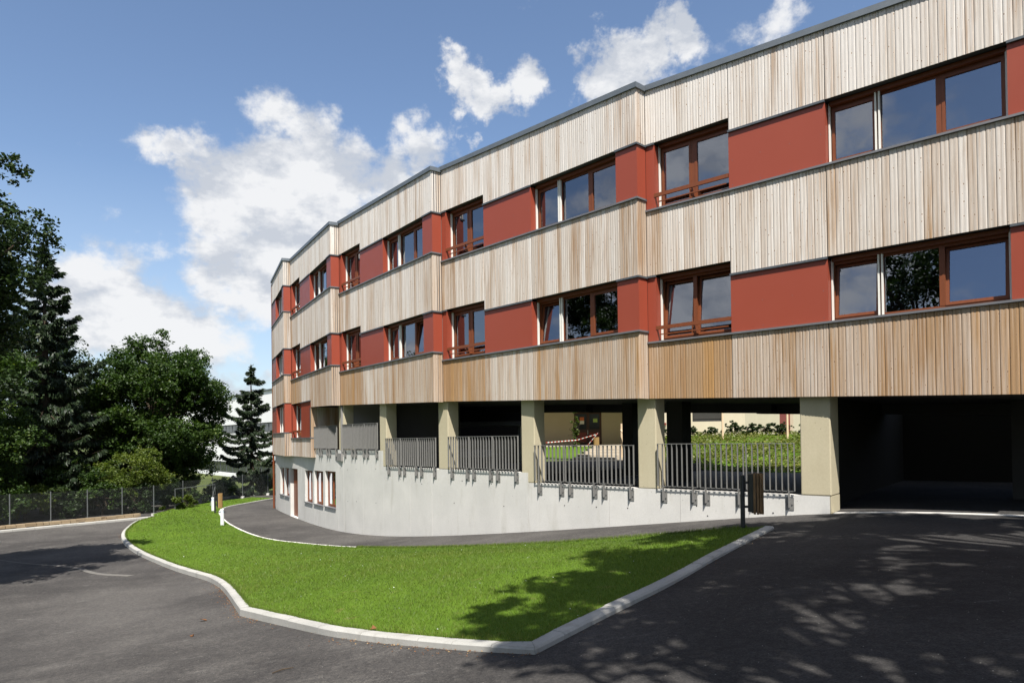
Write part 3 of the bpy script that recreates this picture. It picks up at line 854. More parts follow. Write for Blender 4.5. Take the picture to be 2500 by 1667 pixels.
# undercroft: floors, rear walls, garage
fm = MB(); wslab(fm, 4.0, 11.15, .26, 9.0, .18, .36, .5); fm.build('undercroft_floor', 'asphalt', school)
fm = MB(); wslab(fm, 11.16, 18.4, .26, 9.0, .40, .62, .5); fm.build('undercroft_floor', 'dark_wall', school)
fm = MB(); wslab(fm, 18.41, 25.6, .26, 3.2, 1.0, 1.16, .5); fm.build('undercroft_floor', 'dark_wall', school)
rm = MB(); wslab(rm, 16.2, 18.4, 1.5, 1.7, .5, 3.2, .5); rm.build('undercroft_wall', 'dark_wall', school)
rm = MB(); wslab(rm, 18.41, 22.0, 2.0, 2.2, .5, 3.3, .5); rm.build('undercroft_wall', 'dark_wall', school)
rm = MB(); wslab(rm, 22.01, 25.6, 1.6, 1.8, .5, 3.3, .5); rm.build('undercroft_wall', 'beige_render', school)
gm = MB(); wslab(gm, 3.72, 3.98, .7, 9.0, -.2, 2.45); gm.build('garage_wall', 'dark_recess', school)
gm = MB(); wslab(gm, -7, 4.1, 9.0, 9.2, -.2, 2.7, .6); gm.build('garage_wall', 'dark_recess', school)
gm = MB(); wslab(gm, 8.3, 8.8, 3.2, 3.7, .36, 2.7); gm.build('inner_column', 'dark_wall', school)
gm = MB(); wslab(gm, .2, .7, 3.4, 3.9, .0, 2.4); gm.build('inner_column', 'dark_wall', school)
gm = MB(); wslab(gm, 11.0, 11.4, 4.6, 5.0, .4, 2.9); gm.build('inner_column', 'dark_wall', school)

# threshold channel across the garage mouth
tm = MB(); wslab(tm, -3.5, 3.46, .0, .16, lambda s: gfoot(s) + .2, lambda s: gfoot(s) + .262)
tm.build('threshold', 'edging', None, label='pale concrete threshold strip across the dark garage entrance', cat='threshold')

# ------------------------------------------------------------------ lawn, kerbs, path edging
CH1 = [(-17.3, 32.8), (-17.25, 31.4), (-16.82, 30.05), (-15.75, 27.51), (-14.93, 26.01), (-14.21, 24.87), (-12.99, 23.2), (-11.91, 21.85), (-10.64, 20.39), (-9.4, 18.92), (-8.36, 17.73), (-7.34, 16.47), (-6.54, 15.18), (-5.79, 13.77), (-5.12, 12.43), (-4.37, 10.9)]
CH2 = [(-4.37, 10.9), (-3.74, 10.12), (-2.9, 9.08), (-2.21, 8.23), (-1.67, 7.68), (-1.1, 7.15), (-.51, 6.63), (.18, 6.11)]
CH3 = [(.18, 6.11), (1.11, 7.32), (1.88, 8.23), (3.04, 9.94), (4.55, 11.93)]
PATHE = [(-15.23, 43.5), (-15.8, 40.09), (-16.1, 38.25), (-15.5, 35.85), (-14.32, 33.39), (-12.79, 30.49), (-10.81, 27.4), (-9.37, 25.42), (-7.94, 23.99), (-6.7, 22.89), (-2.78, 18.26), (.57, 14.71), (2.57, 13.41), (4.27, 12.5)]
def smooth_chain(pts, step, rounds=2):
    p = np.array(pts, float)
    for _ in range(rounds):                      # Chaikin, ends kept
        q = [p[0]]
        for a, b in zip(p[:-1], p[1:]): q += [a * .75 + b * .25, a * .25 + b * .75]
        p = np.array(q + [p[-1]])
    d = np.r_[0, np.cumsum(np.hypot(*np.diff(p, axis=0).T))]
    n = max(1, round(d[-1] / step)); t = np.linspace(0, d[-1], n + 1)
    return np.stack([np.interp(t, d, p[:, 0]), np.interp(t, d, p[:, 1])], 1)
c1, c2, c3 = smooth_chain(CH1, .5), smooth_chain(CH2, .5), smooth_chain(CH3, .5)
KO = np.vstack([c1, c2[1:], c3[1:]])
hk = np.r_[np.full(len(c1), .13), np.linspace(.125, .065, len(c2) - 1), np.linspace(.065, .05, len(c3) - 1)]
def offset_line(p, d):
    t = np.zeros_like(p)
    t[1:-1] = p[2:] - p[:-2]; t[0] = p[1] - p[0]; t[-1] = p[-1] - p[-2]
    s1 = np.vstack([p[1:] - p[:-1], p[-1:] - p[-2:-1]]); s0 = np.vstack([p[1:2] - p[0:1], p[1:] - p[:-1]])
    s1 = s1 / np.linalg.norm(s1, axis=1)[:, None]; s0 = s0 / np.linalg.norm(s0, axis=1)[:, None]
    n1 = np.stack([-s1[:, 1], s1[:, 0]], 1); n0 = np.stack([-s0[:, 1], s0[:, 0]], 1)
    m = n0 + n1; m /= np.linalg.norm(m, axis=1)[:, None]
    return p + m * (d / np.clip((m * n1).sum(1), .5, 1))[:, None]
KI = offset_line(KO, .14)                       # lawn lies to the left of the running direction
kerb = empty('kerb', (KO[len(c1)][0], KO[len(c1)][1], gz(*KO[len(c1)])))
tag(kerb, kind='structure')
def kerb_run(parent, O, I, H, mat, name='kerb_stone', gap=.006, zoff=0):
    for i in range(len(O) - 1):
        o0, o1, i0, i1 = O[i], O[i + 1], I[i], I[i + 1]
        L = np.hypot(*(o1 - o0)); g = gap / L / 2
        oa, ob = o0 * (1 - g) + o1 * g, o1 * (1 - g) + o0 * g
        ia, ib = i0 * (1 - g) + i1 * g, i1 * (1 - g) + i0 * g
        V = []; j = random.uniform(-.004, .004)
        for (o_, i_, h) in ((oa, ia, H[i]), (ob, ib, H[i + 1])):
            z = gz(*o_) + zoff
            w = np.hypot(*(i_ - o_)); d = (i_ - o_) / w; ch = min(.022, w * .3)
            for (f, hh) in ((0, -.12), (0, h - ch), (ch, h), (w, h), (w, -.12)):
                V.append((o_[0] + d[0] * f, o_[1] + d[1] * f, z + hh + (j if hh > 0 else 0)))
        Fs = [(a, a + 5, (a + 1) % 5 + 5, (a + 1) % 5) for a in range(5)] + [(4, 3, 2, 1, 0), (5, 6, 7, 8, 9)]
        mesh(name, V, [f[::-1] for f in Fs], mat, parent)
kerb_run(kerb, KO, KI, hk, 'kerb_stone')
pe = smooth_chain(PATHE, .8)
PE_in = offset_line(pe, -.06) if True else pe
edging = empty('path_edging', (pe[20][0], pe[20][1], gz(*pe[20]))); tag(edging, kind='structure')
ne = int(len(pe) * .70)
kerb_run(edging, pe[:ne], offset_line(pe, .07)[:ne], np.full(len(pe), .03), 'edging', 'edging_stone', .004)
# far kerb in front of the fence and a stub at the road's left side
fk = smooth_chain([(-25.5, 24.2), (-23.0, 26.7), (-21.34, 28.42), (-20.12, 29.84), (-18.78, 31.4), (-17.42, 32.95)], .8)
fkerb = empty('kerb', (fk[4][0], fk[4][1], gz(*fk[4]))); tag(fkerb, kind='structure')
kerb_run(fkerb, fk, offset_line(fk, .14), np.full(len(fk), .10), 'kerb_stone')
sk = smooth_chain([(-21.5, 24.6), (-19.5, 25.6), (-18.9, 25.4), (-18.9, 24.9)], .6)
skb = empty('kerb', (sk[0][0], sk[0][1], gz(*sk[0]))); tag(skb, kind='structure')
kerb_run(skb, sk, offset_line(sk, -.14), np.full(len(sk), .10), 'kerb_stone')

# lawn sheet
poly = np.vstack([KI[::-1], np.array([(-17.75, 33.6), (-17.9, 36), (-17.6, 40), (-16.6, 43.5)]), pe])
def dist_to(line, X, Y):
    best = np.full(X.shape, 1e9)
    for a, b in zip(line[:-1], line[1:]):
        ab = b - a; t = np.clip(((X - a[0]) * ab[0] + (Y - a[1]) * ab[1]) / (ab @ ab), 0, 1)
        best = np.minimum(best, np.hypot(X - a[0] - t * ab[0], Y - a[1] - t * ab[1]))
    return best
def inside(X, Y, pg):
    r = np.zeros(X.shape, bool); n = len(pg)
    for i in range(n):
        (x0, y0), (x1, y1) = pg[i], pg[(i + 1) % n]
        c = ((y0 > Y) != (y1 > Y)); r ^= c & (X < (x1 - x0) * (Y - y0) / ((y1 - y0) if y1 != y0 else 1e-9) + x0)
    return r
def lawn_h(X, Y):
    dk, dp = dist_to(KI, X, Y), dist_to(pe, X, Y)
    hh = np.interp(np.clip(Y, 6, 13), [6, 8, 11, 13], [.045, .075, .105, .11])
    hh = np.where(X > .3, .04, hh)
    f = dp / (dp + dk + 1e-6)
    m = np.clip(np.minimum(dk, dp) / 2.2, 0, 1); m = m * m * (3 - 2 * m)
    return .02 + (hh - .02) * f + .10 * m
gx, gy = np.meshgrid(np.arange(-18, 4.6, .45), np.arange(6.2, 43.5, .45))
gx, gy = gx.ravel() + rng.uniform(-.1, .1, gx.size), gy.ravel() + rng.uniform(-.1, .1, gy.size)
ins = inside(gx, gy, poly) & (dist_to(poly, gx, gy) > .2)
pts2 = [Vector(p) for p in poly] + [Vector(p) for p in np.stack([gx[ins], gy[ins]], 1)]
nb_ = len(poly)
vo, ed, fa, *_ = delaunay_2d_cdt(pts2, [(i, (i + 1) % nb_) for i in range(nb_)], [], 1, 1e-5)
LV = np.array([tuple(v) for v in vo]); LZ = ground(LV[:, 0], LV[:, 1]) + lawn_h(LV[:, 0], LV[:, 1])
LAWN = np.column_stack([LV, LZ])
mesh('lawn', LAWN, [tuple(f) for f in fa], 'turf', None, (0, 0, 0), True, kind='structure')

# grass blades over the lawn
tri = np.array([f for f in fa if len(f) == 3])
A, B, C = LAWN[tri[:, 0]], LAWN[tri[:, 1]], LAWN[tri[:, 2]]
area = np.abs(np.cross((B - A)[:, :2], (C - A)[:, :2])) / 2
cd = np.hypot(*((A + B + C) / 3)[:, :2].T)
dens = np.interp(cd, [6, 12, 20, 30, 45], [2600, 1700, 650, 330, 180])
cntb = rng.poisson(area * dens)
ti = np.repeat(np.arange(len(tri)), cntb)
r1, r2 = np.sqrt(rng.random(len(ti))), rng.random(len(ti))
Pb = A[ti] * (1 - r1)[:, None] + B[ti] * (r1 * (1 - r2))[:, None] + C[ti] * (r1 * r2)[:, None]
dist = np.hypot(Pb[:, 0], Pb[:, 1])
patch = np.sin(Pb[:, 0] * 1.3 + 2 * np.sin(Pb[:, 1] * .9)) * np.sin(Pb[:, 1] * 1.7 + 1.5 * np.sin(Pb[:, 0] * .7))
hgt = rng.uniform(.016, .042, len(ti)) * (1 + .35 * patch) * np.interp(dist, [6, 30], [1, 1.1])
tall = rng.random(len(ti)) < .004; hgt[tall] *= 2.3
wid = np.maximum(.005, dist * .0006) * rng.uniform(.7, 1.3, len(ti))
ang = rng.uniform(0, 2 * np.pi, len(ti)); lean = rng.normal(0, .5, (len(ti), 2)) * hgt[:, None]
dx = np.stack([np.cos(ang), np.sin(ang), np.zeros(len(ti))], 1) * wid[:, None] / 2
tip = Pb + np.column_stack([lean, hgt])
V3 = np.empty((len(ti) * 3, 3)); V3[0::3] = Pb - dx; V3[1::3] = Pb + dx; V3[2::3] = tip
edge = np.exp(-dist_to(KI, Pb[:, 0], Pb[:, 1]) / .5)
patch2 = np.sin(Pb[:, 0] * .53 + 1.2 * np.sin(Pb[:, 1] * .41)) * np.sin(Pb[:, 1] * .37 + Pb[:, 0] * .2)
tone = np.clip(.40 + .10 * patch + .14 * patch2 + .30 * edge + rng.normal(0, .17, len(ti)), 0, 1)
# ragged fringe leaning over the kerb and the path edging
fringe = []
for line, sgn in ((KI, -1.0), (pe[ne - 1:], 1.0)):
    nn2 = offset_line(line, 1.0) - line
    m = 9000; k_ = rng.integers(0, len(line) - 1, m); f_ = rng.random(m)
    q_ = line[k_] * (1 - f_)[:, None] + line[k_ + 1] * f_[:, None]
    q_ = q_ + nn2[k_] * (np.abs(rng.normal(0, .03, m)) * -sgn)[:, None]
    z_ = ground(q_[:, 0], q_[:, 1]) + lawn_h(q_[:, 0], q_[:, 1]) - .005
    h_ = rng.uniform(.03, .085, m); d_ = np.hypot(q_[:, 0], q_[:, 1]); w_ = np.maximum(.006, d_ * .0006)
    b_ = np.column_stack([q_, z_]); a_ = rng.uniform(0, 6.28, m)
    e_ = np.column_stack([np.cos(a_), np.sin(a_), np.zeros(m)]) * w_[:, None] / 2
    t_ = b_ + np.column_stack([nn2[k_] * (sgn * rng.uniform(-.01, .05, m))[:, None] + rng.normal(0, .015, (m, 2)), h_])
    v_ = np.empty((m * 3, 3)); v_[0::3] = b_ - e_; v_[1::3] = b_ + e_; v_[2::3] = t_; fringe.append(v_)
V3 = np.vstack([V3] + fringe); tone = np.concatenate([tone, np.clip(rng.normal(.5, .2, 18000), 0, 1)])
soup('grass', V3, 3, 'blade', None, (0, 0, 0), tone, label='short bright green grass blades covering the kerbed lawn', cat='grass', kind='stuff')

# ------------------------------------------------------------------ plants
def unit(v): return v / np.linalg.norm(v, axis=1)[:, None]
def leaf_quads(Pc, size, up=.5, ratio=.6, droop=None):
    """kite shaped leaves, random orientation biased upward"""
    n = len(Pc)
    nr = rng.normal(0, 1, (n, 3)); nr[:, 2] = np.abs(nr[:, 2]) + up; nr = unit(nr)
    a = rng.normal(0, 1, (n, 3)); a -= nr * (a * nr).sum(1)[:, None]; a = unit(a)
    if droop is not None: a[:, 2] -= droop; a = unit(a)
    b = np.cross(nr, a)
    size = np.asarray(size)[:, None] if np.ndim(size) else size
    V = np.empty((n * 4, 3))
    V[0::4] = Pc - a * size * .5; V[1::4] = Pc + b * size * ratio * .5 + a * size * .05
    V[2::4] = Pc + a * size * .5; V[3::4] = Pc - b * size * ratio * .5 + a * size * .05
    return V

def lumps_for(c, rad, n, lump, flat=.75, seed=0, inner=.35, rough=.10):
    r = np.random.default_rng(seed)
    d = unit(r.normal(0, 1, (n, 3)))
    f = r.uniform(inner, 1.0, n) ** .6
    pos = np.array(c) + d * np.array(rad) * f[:, None] * (1 + r.normal(0, rough, n))[:, None]
    rr = r.uniform(.55, 1.25, n) * lump
    return pos, rr

def tree(name, base, crown_c, rad, nl, lump, leaves, lsize, mat, label, cat='tree', group=None, trunk=.22, seed=1, limbs=True, shell=.62, up=.5, inner=.35, rough=.10):
    root = empty(name, base, label, cat, group)
    r = np.random.default_rng(seed)
    pos, rr = lumps_for(crown_c, rad, nl, lump, seed=seed, inner=inner, rough=rough)
    if limbs:
        mb = MB()
        b = Vector(base); c = Vector(crown_c)
        top = Vector((c.x, c.y, c.z + rad[2] * .35))
        mid = b.lerp(top, .45) + Vector((r.normal(0, .15), r.normal(0, .15), 0))
        mb.tube([b - Vector((0, 0, .2)), b + Vector((0, 0, .3)), mid, top], [trunk * 1.5, trunk, trunk * .75, trunk * .12], 8)
        for q in pos[r.permutation(nl)[:min(nl, 26)]]:
            q = Vector(q); t = r.uniform(.3, .85); s = b.lerp(top, t)
            if q.z < s.z - .5: s = b.lerp(top, .35)
            m = s.lerp(q, .5) + Vector((r.normal(0, .2), r.normal(0, .2), -.1))
            mb.tube([s, m, q], [trunk * .38, trunk * .22, trunk * .06], 5, False)
        mb.build('trunk', 'bark', root, smooth=True)
    per = (rr ** 2); per = (per / per.sum() * leaves).astype(int)
    Ps = []; tones = []
    for q, rad_, m in zip(pos, rr, per):
        d = unit(r.normal(0, 1, (m, 3)))
        f = r.random(m) ** (1 / 2.2) * (1 + .12 * r.normal(0, 1, m))
        # leaves gather on twigs: sub-clusters inside the lump
        ns = max(3, m // 26); sub = unit(r.normal(0, 1, (ns, 3))) * (r.random(ns) ** (1 / 2.0))[:, None]
        k = r.integers(0, ns, m)
        p = q + (sub[k] * .88 + d * f[:, None] * .26) * rad_ * np.array([1, 1, shell + .12])
        Ps.append(p); tones.append(np.clip(.45 + r.normal(0, .2, m) + r.normal(0, .12), 0, 1))
    Pc = np.vstack(Ps)
    sz = lsize * r.uniform(.6, 1.3, len(Pc))
    soup('crown', leaf_quads(Pc, sz, up), 4, mat, root, Vector(crown_c), np.concatenate(tones))
    return root

def conifer(name, base, h, rad, whorls, per, label, seed, droop=.35, spray=26, nsize=.16, z0=.9, group=None, trunk=.2, hang=.6):
    root = empty(name, base, label, 'tree', group)
    r = np.random.default_rng(seed)
    b = np.array(base, float)
    mb = MB(); mb.tube([b - [0, 0, .2], b + [0, 0, h * .5], b + [0, 0, h]], [trunk, trunk * .6, .015], 8)
    Ps, Ds, tn = [], [], []
    for i in range(whorls):
        f = (i + .5) / whorls
        z = z0 + (h - z0 - .15) * f ** .92
        Lb = rad * (1 - f) ** .8 * r.uniform(.7, 1.15) + .12
        a0 = r.uniform(0, 6.28)
        for j in range(per):
            a = a0 + 6.283 * j / per + r.normal(0, .22); L = Lb * r.uniform(.45, 1.2)
            dr = droop * r.uniform(.6, 1.3) * (1 - .75 * f)
            t = np.linspace(0, 1, 7)
            path = np.stack([np.cos(a) * L * t, np.sin(a) * L * t, -dr * L * np.sin(t * 2.2) * .75 + .18 * L * t ** 3], 1) + b + [0, 0, z + r.uniform(-.55, .55) * (h - z0) / whorls]
            mb.tube([path[0], path[3], path[6]], [.02 + .012 * L, .012 + .004 * L, .006], 4, False)
            m = int(spray * L / .5) + 8
            tt = r.uniform(.12, 1.02, m) ** .8
            q = np.stack([np.interp(tt, t, path[:, c]) for c in range(3)], 1)
            side = r.normal(0, .11 * L, m) * (1.15 - tt)
            q += np.stack([-np.sin(a) * side, np.cos(a) * side, r.normal(0, .03, m)], 1)
            # hanging sprays
            d = np.stack([np.cos(a) * .45 + r.normal(0, .35, m), np.sin(a) * .45 + r.normal(0, .35, m), -hang * r.uniform(.2, 1.6, m) * (1 - f * .7) + .25 * f], 1)
            Ps.append(q); Ds.append(unit(d)); tn.append(np.clip(r.normal(.45, .22, m), 0, 1))
    # leader
    m = 60; tt = r.random(m)
    Ps.append(b + np.stack([r.normal(0, .03, m), r.normal(0, .03, m), h - .1 - tt * .8], 1)); Ds.append(unit(np.stack([r.normal(0, 1, m), r.normal(0, 1, m), r.uniform(.2, 1, m)], 1))); tn.append(r.random(m) * .6)
    mb.build('trunk', 'bark', root, smooth=True)
    Pc, D, tn = np.vstack(Ps), np.vstack(Ds), np.concatenate(tn)
    n = len(Pc); s = nsize * r.uniform(.6, 1.5, n)[:, None]
    sd = unit(np.cross(D, r.normal(0, 1, (n, 3)))) * s * .17
    V = np.empty((n * 4, 3)); V[0::4] = Pc; V[1::4] = Pc + D * s * .45 + sd; V[2::4] = Pc + D * s; V[3::4] = Pc + D * s * .45 - sd
    V = V.reshape(-1, 3)
    soup('crown', V, 4, 'needle', root, base, tn)
    return root

def shrub(name, x, y, rx, ry, h, leaves, lsize, mat, label, seed, cat='shrub', group=None, zb=None):
    z = gz(x, y) if zb is None else zb
    return tree(name, (x, y, z), (x, y, z + h * .5), (rx * .75, ry * .75, h * .42), max(12, int(rx * ry * 11)), min(rx, ry, h) * .42, leaves, lsize, mat, label, cat, group, trunk=.05, seed=seed, up=.7)

# trees beyond the fence on the left
tree('maple_tree', (-20.6, 41.0, -2.05), (-21.6, 41.0, 3.0), (3.8, 3.4, 4.7), 190, 1.1, 140000, .165, 'leaf_maple', 'large round green maple tree behind the wire fence', seed=21, trunk=.3, inner=.45, rough=.05)
conifer('spruce_tree', (-24.6, 36.0, -2.05), 14.2, 3.9, 27, 6, 'tall dark spruce with drooping branches beside the maple', 3, .5, 190, .23, 1.2, trunk=.3, hang=1.7)
conifer('spruce_tree', (-17.75, 46.5, -2.05), 8.9, 2.2, 17, 6, 'small solitary spruce in front of the white building', 9, .42, 190, .2, .5, trunk=.16, hang=1.9)
tree('broadleaf_tree', (-15.0, 16.0, -2.1), (-14.3, 15.9, 5.8), (2.75, 2.9, 4.0), 90, .95, 90000, .115, 'leaf_dark', 'leafy dark tree overhanging the road at its left side', seed=8, trunk=.2)
tree('broadleaf_tree', (-30.5, 40.0, -2.05), (-30.5, 40.0, 4.5), (4.5, 4, 5.5), 60, 1.6, 42000, .2, 'leaf_dark', 'dark broadleaf tree at the back, left of the spruce', seed=12, trunk=.3)
tree('broadleaf_tree', (-27.6, 45.5, -2.05), (-27.6, 45.5, 2.6), (4.2, 3.6, 4.4), 60, 1.5, 42000, .2, 'leaf_dark', 'dark broadleaf tree filling the gap behind spruce and maple', seed=14, trunk=.3)
tree('broadleaf_tree', (-25.6, 31.0, -2.05), (-25.0, 31.0, 3.0), (2.7, 2.4, 5.0), 80, 1.05, 70000, .135, 'leaf_maple', 'green broadleaf tree behind the fence in front of the tall spruce', seed=15, trunk=.16)
for i, (x, y, rx, ry, h, m, lab) in enumerate([
        (-20.3, 36.4, 2.3, 1.7, 3.7, 'leaf_bright', 'yellow-green rounded bush rising over the fence below the maple'),
        (-22.6, 35.2, 1.7, 1.4, 3.0, 'leaf_maple', 'mid green bush behind the fence, left of the yellow-green bush'),
        (-23.3, 32.6, 1.5, 1.2, 2.1, 'leaf_bright', 'pale green bush low behind the fence under the tall spruce'),
        (-22.0, 33.6, 1.4, 1.1, 1.9, 'leaf_dark', 'dark bush low behind the wire fence between pale bushes'),
        (-20.8, 34.6, 1.3, 1.1, 1.8, 'leaf_maple', 'green laurel bush pressed against the wire mesh'),
        (-19.6, 35.5, 1.2, 1.0, 1.6, 'leaf_dark', 'dark laurel bush under the yellow-green bush'),
        (-19.2, 37.6, 1.2, 1.2, 1.7, 'leaf_dark', 'dark bush behind the fence below the maple crown'),
        (-19.0, 40.2, 1.2, 1.3, 1.8, 'leaf_maple', 'green bush at the fence corner left of the small spruce'),
        (-18.6, 43.2, 1.1, 1.5, 1.5, 'leaf_dark', 'dark leafy bush at the foot of the small spruce'),
        (-16.6, 47.6, 1.3, 1.0, 1.2, 'leaf_maple', 'low green bush right of the small spruce by the path'),
        (-25.2, 35.4, 1.8, 1.5, 3.2, 'leaf_dark', 'tall dark bush in the deep shade under the spruce'),
        (-27.2, 33.2, 1.8, 1.6, 3.4, 'leaf_dark', 'tall dark bush at the far left behind the fence'),
        (-23.4, 38.6, 2.0, 1.6, 3.4, 'leaf_dark', 'tall dark bush in the shade between spruce and maple'),
        (-28.6, 36.6, 2.0, 1.7, 4.2, 'leaf_dark', 'very tall dark bush left of the spruce trunk')]):
    shrub('bush', x, y, rx, ry, h, int(4600 * rx * ry + 3000), .115 if m != 'leaf_bright' else .10, m, lab, 40 + i, group='bushes behind the fence')
shrub('low_hedge', -17.6, 36.6, .5, 2.6, .8, 12000, .09, 'leaf_bright', 'low bright green hedge along the lawn in front of the fence', 80, 'hedge')
# trees standing behind and beside the viewpoint: they shade the drive and show in the lower windows
for i, (x, y, cx, cy, cz, rx, ry, rz, n, lv) in enumerate([
        (2.6, -3.2, 2.9, 1.4, 9.6, 2.6, 3.0, 2.0, 28, 16000), (9.6, -1.5, 7.3, 2.4, 10.3, 3.2, 3.2, 2.4, 32, 18000), (6.2, -5.5, 5.6, -2.4, 9.2, 3.0, 2.8, 2.2, 26, 13000),
        (13.5, -2.0, 12.2, .6, 9.8, 3.2, 3.2, 2.6, 26, 12000), (10.8, 2.4, 4.7, 3.5, 11.2, 2.2, 1.9, 1.4, 16, 9500)]):
    tree('shade_tree', (x, y, gz(x, y)), (cx, cy, cz), (rx, ry, rz), n, 1.0, int(lv * .92), .2, 'leaf_maple', ('leafy shade tree behind the viewpoint, the one nearest the lawn corner', 'leafy shade tree behind the viewpoint, between two others over the drive', 'leafy shade tree standing farthest back from the school', 'leafy shade tree behind the viewpoint nearest the garage side', 'tall leaning shade tree with a high small crown over the drive')[i], group='trees shading the drive', seed=60 + i, trunk=.24)
for i, (x, y, cz, r_) in enumerate([(-12.5, -3.0, 5.0, 4.2), (-18.5, 1.5, 5.0, 4.2), (-7.5, -9.5, 6.0, 4.5), (-20.5, 9.0, 4.5, 3.8)]):
    tree('roadside_tree', (x, y, gz(x, y)), (x, y, cz + 1.6), (r_, r_, 5.4), 60, 1.5, 34000, .2, 'leaf_dark', ('dark roadside tree across the road, mirrored in the lower windows', 'dark roadside tree across the road, second along the verge', 'dark roadside tree standing behind the viewpoint', 'dark roadside tree nearest the overhanging leafy tree')[i], group='trees across the road', seed=70 + i, trunk=.3)

# ------------------------------------------------------------------ wire fence, low stone wall
FP = [(-25.0, 25.9), (-23.9, 27.2), (-22.85, 28.4), (-21.8, 29.6), (-20.8, 30.75), (-19.84, 31.86), (-18.87, 33.0), (-17.95, 34.15), (-18.3, 37.9), (-18.0, 41.0), (-17.4, 44.0), (-16.6, 46.3), (-15.2, 48.3)]
fence = empty('wire_fence', (FP[5][0], FP[5][1], gz(*FP[5])), 'grey chain link wire fence with steel posts beside the trees', 'fence')
for i, (x, y) in enumerate(FP):
    mb = MB(); z = gz(x, y); mb.tube([(x, y, z - .1), (x, y, z + 1.52)], .026, 8)
    o = mb.build('post', 'galvanised', fence)
    fb = MB(); fb.box(x - .09, x + .09, y - .09, y + .09, z - .1, z + .12); fb.build('footing', 'concrete', o)
wires = MB()
def ribbon(a, b, r): wires.tube([a, b], r, 3, False)
for (a, b) in zip(FP[:-1], FP[1:]):
    a3, b3 = Vector((*a, gz(*a))), Vector((*b, gz(*b))); L = (b3 - a3).length
    lo, hi = .10, 1.48; hgt_ = hi - lo
    def at_(u, h): return a3.lerp(b3, u / L) + Vector((0, 0, h))
    for h in (lo, .8, hi): ribbon(at_(0, h), at_(L, h), .0035)
    n = int((L + hgt_) / .075)
    for i in range(n + 1):
        c = -hgt_ + i * .075
        for sgn in (1, -1):
            u0, h0, u1, h1 = c, lo, c + hgt_, hi
            if u0 < 0: h0 -= u0; u0 = 0
            if u1 > L: h1 -= (u1 - L); u1 = L
            if u1 - u0 < .02: continue
            if sgn < 0: u0, u1 = L - u0, L - u1
            ribbon(at_(u0, h0), at_(u1, h1), .0022)
wires.build('wire_mesh', 'galvanised', fence, kind='stuff')
gt = MB()
a3, b3 = Vector((-17.6, 35.6, -2.03)), Vector((-16.95, 38.9, -2.03))
gt.tube([a3, a3 + Vector((0, 0, 1.22)), b3 + Vector((0, 0, 1.22)), b3], .022, 6); gt.tube([b3, b3 + Vector((-.0, -.7, 0)) + Vector((0, 0, 0)), b3 + Vector((0, .0, 1.1))], .018, 6)
gt.build('tube_barrier', 'galvanised', None, org=a3, label='bare grey tube barrier frame in front of the wire fence', cat='barrier')
swall = empty('stone_wall', (-19.9, 31.2, -2.03), 'low ochre rubble stone wall at the foot of the wire fence', 'wall')
seg = np.array([(-24.2, 26.0), (-22.4, 28.0), (-21.35, 29.2), (-19.4, 31.45), (-18.05, 33.2)])
sd_ = np.r_[0, np.cumsum(np.hypot(*np.diff(seg, axis=0).T))]
for row in range(2):
    u = 3.2
    while u < sd_[-1] - .2:
        w_ = random.uniform(.22, .5); v = min(u + w_, sd_[-1])
        a = np.array([np.interp(u + .012, sd_, seg[:, c]) for c in (0, 1)]); b = np.array([np.interp(v - .012, sd_, seg[:, c]) for c in (0, 1)])
        n_ = np.array([-(b - a)[1], (b - a)[0]]); n_ /= np.hypot(*n_); p_ = random.uniform(-.025, .025); z = gz(*a) + row * .12
        h_ = random.uniform(.095, .118)
        A_, B_ = a - n_ * p_, b - n_ * (p_ + random.uniform(-.01, .01)); C_, D_ = b + n_ * .22, a + n_ * .22
        mb = MB(); j = [random.uniform(-.012, .012) for _ in range(8)]
        mb.hexa([(A_[0], A_[1], z - .02), (B_[0], B_[1], z - .02), (C_[0], C_[1], z - .02), (D_[0], D_[1], z - .02),
                 (A_[0] + j[0], A_[1] + j[1], z + h_ + j[2] * .6), (B_[0] + j[3], B_[1] + j[4], z + h_ + j[5] * .6), (C_[0], C_[1], z + h_), (D_[0], D_[1], z + h_)])
        mb.build('stone', 'ochre_stone', swall); u = v

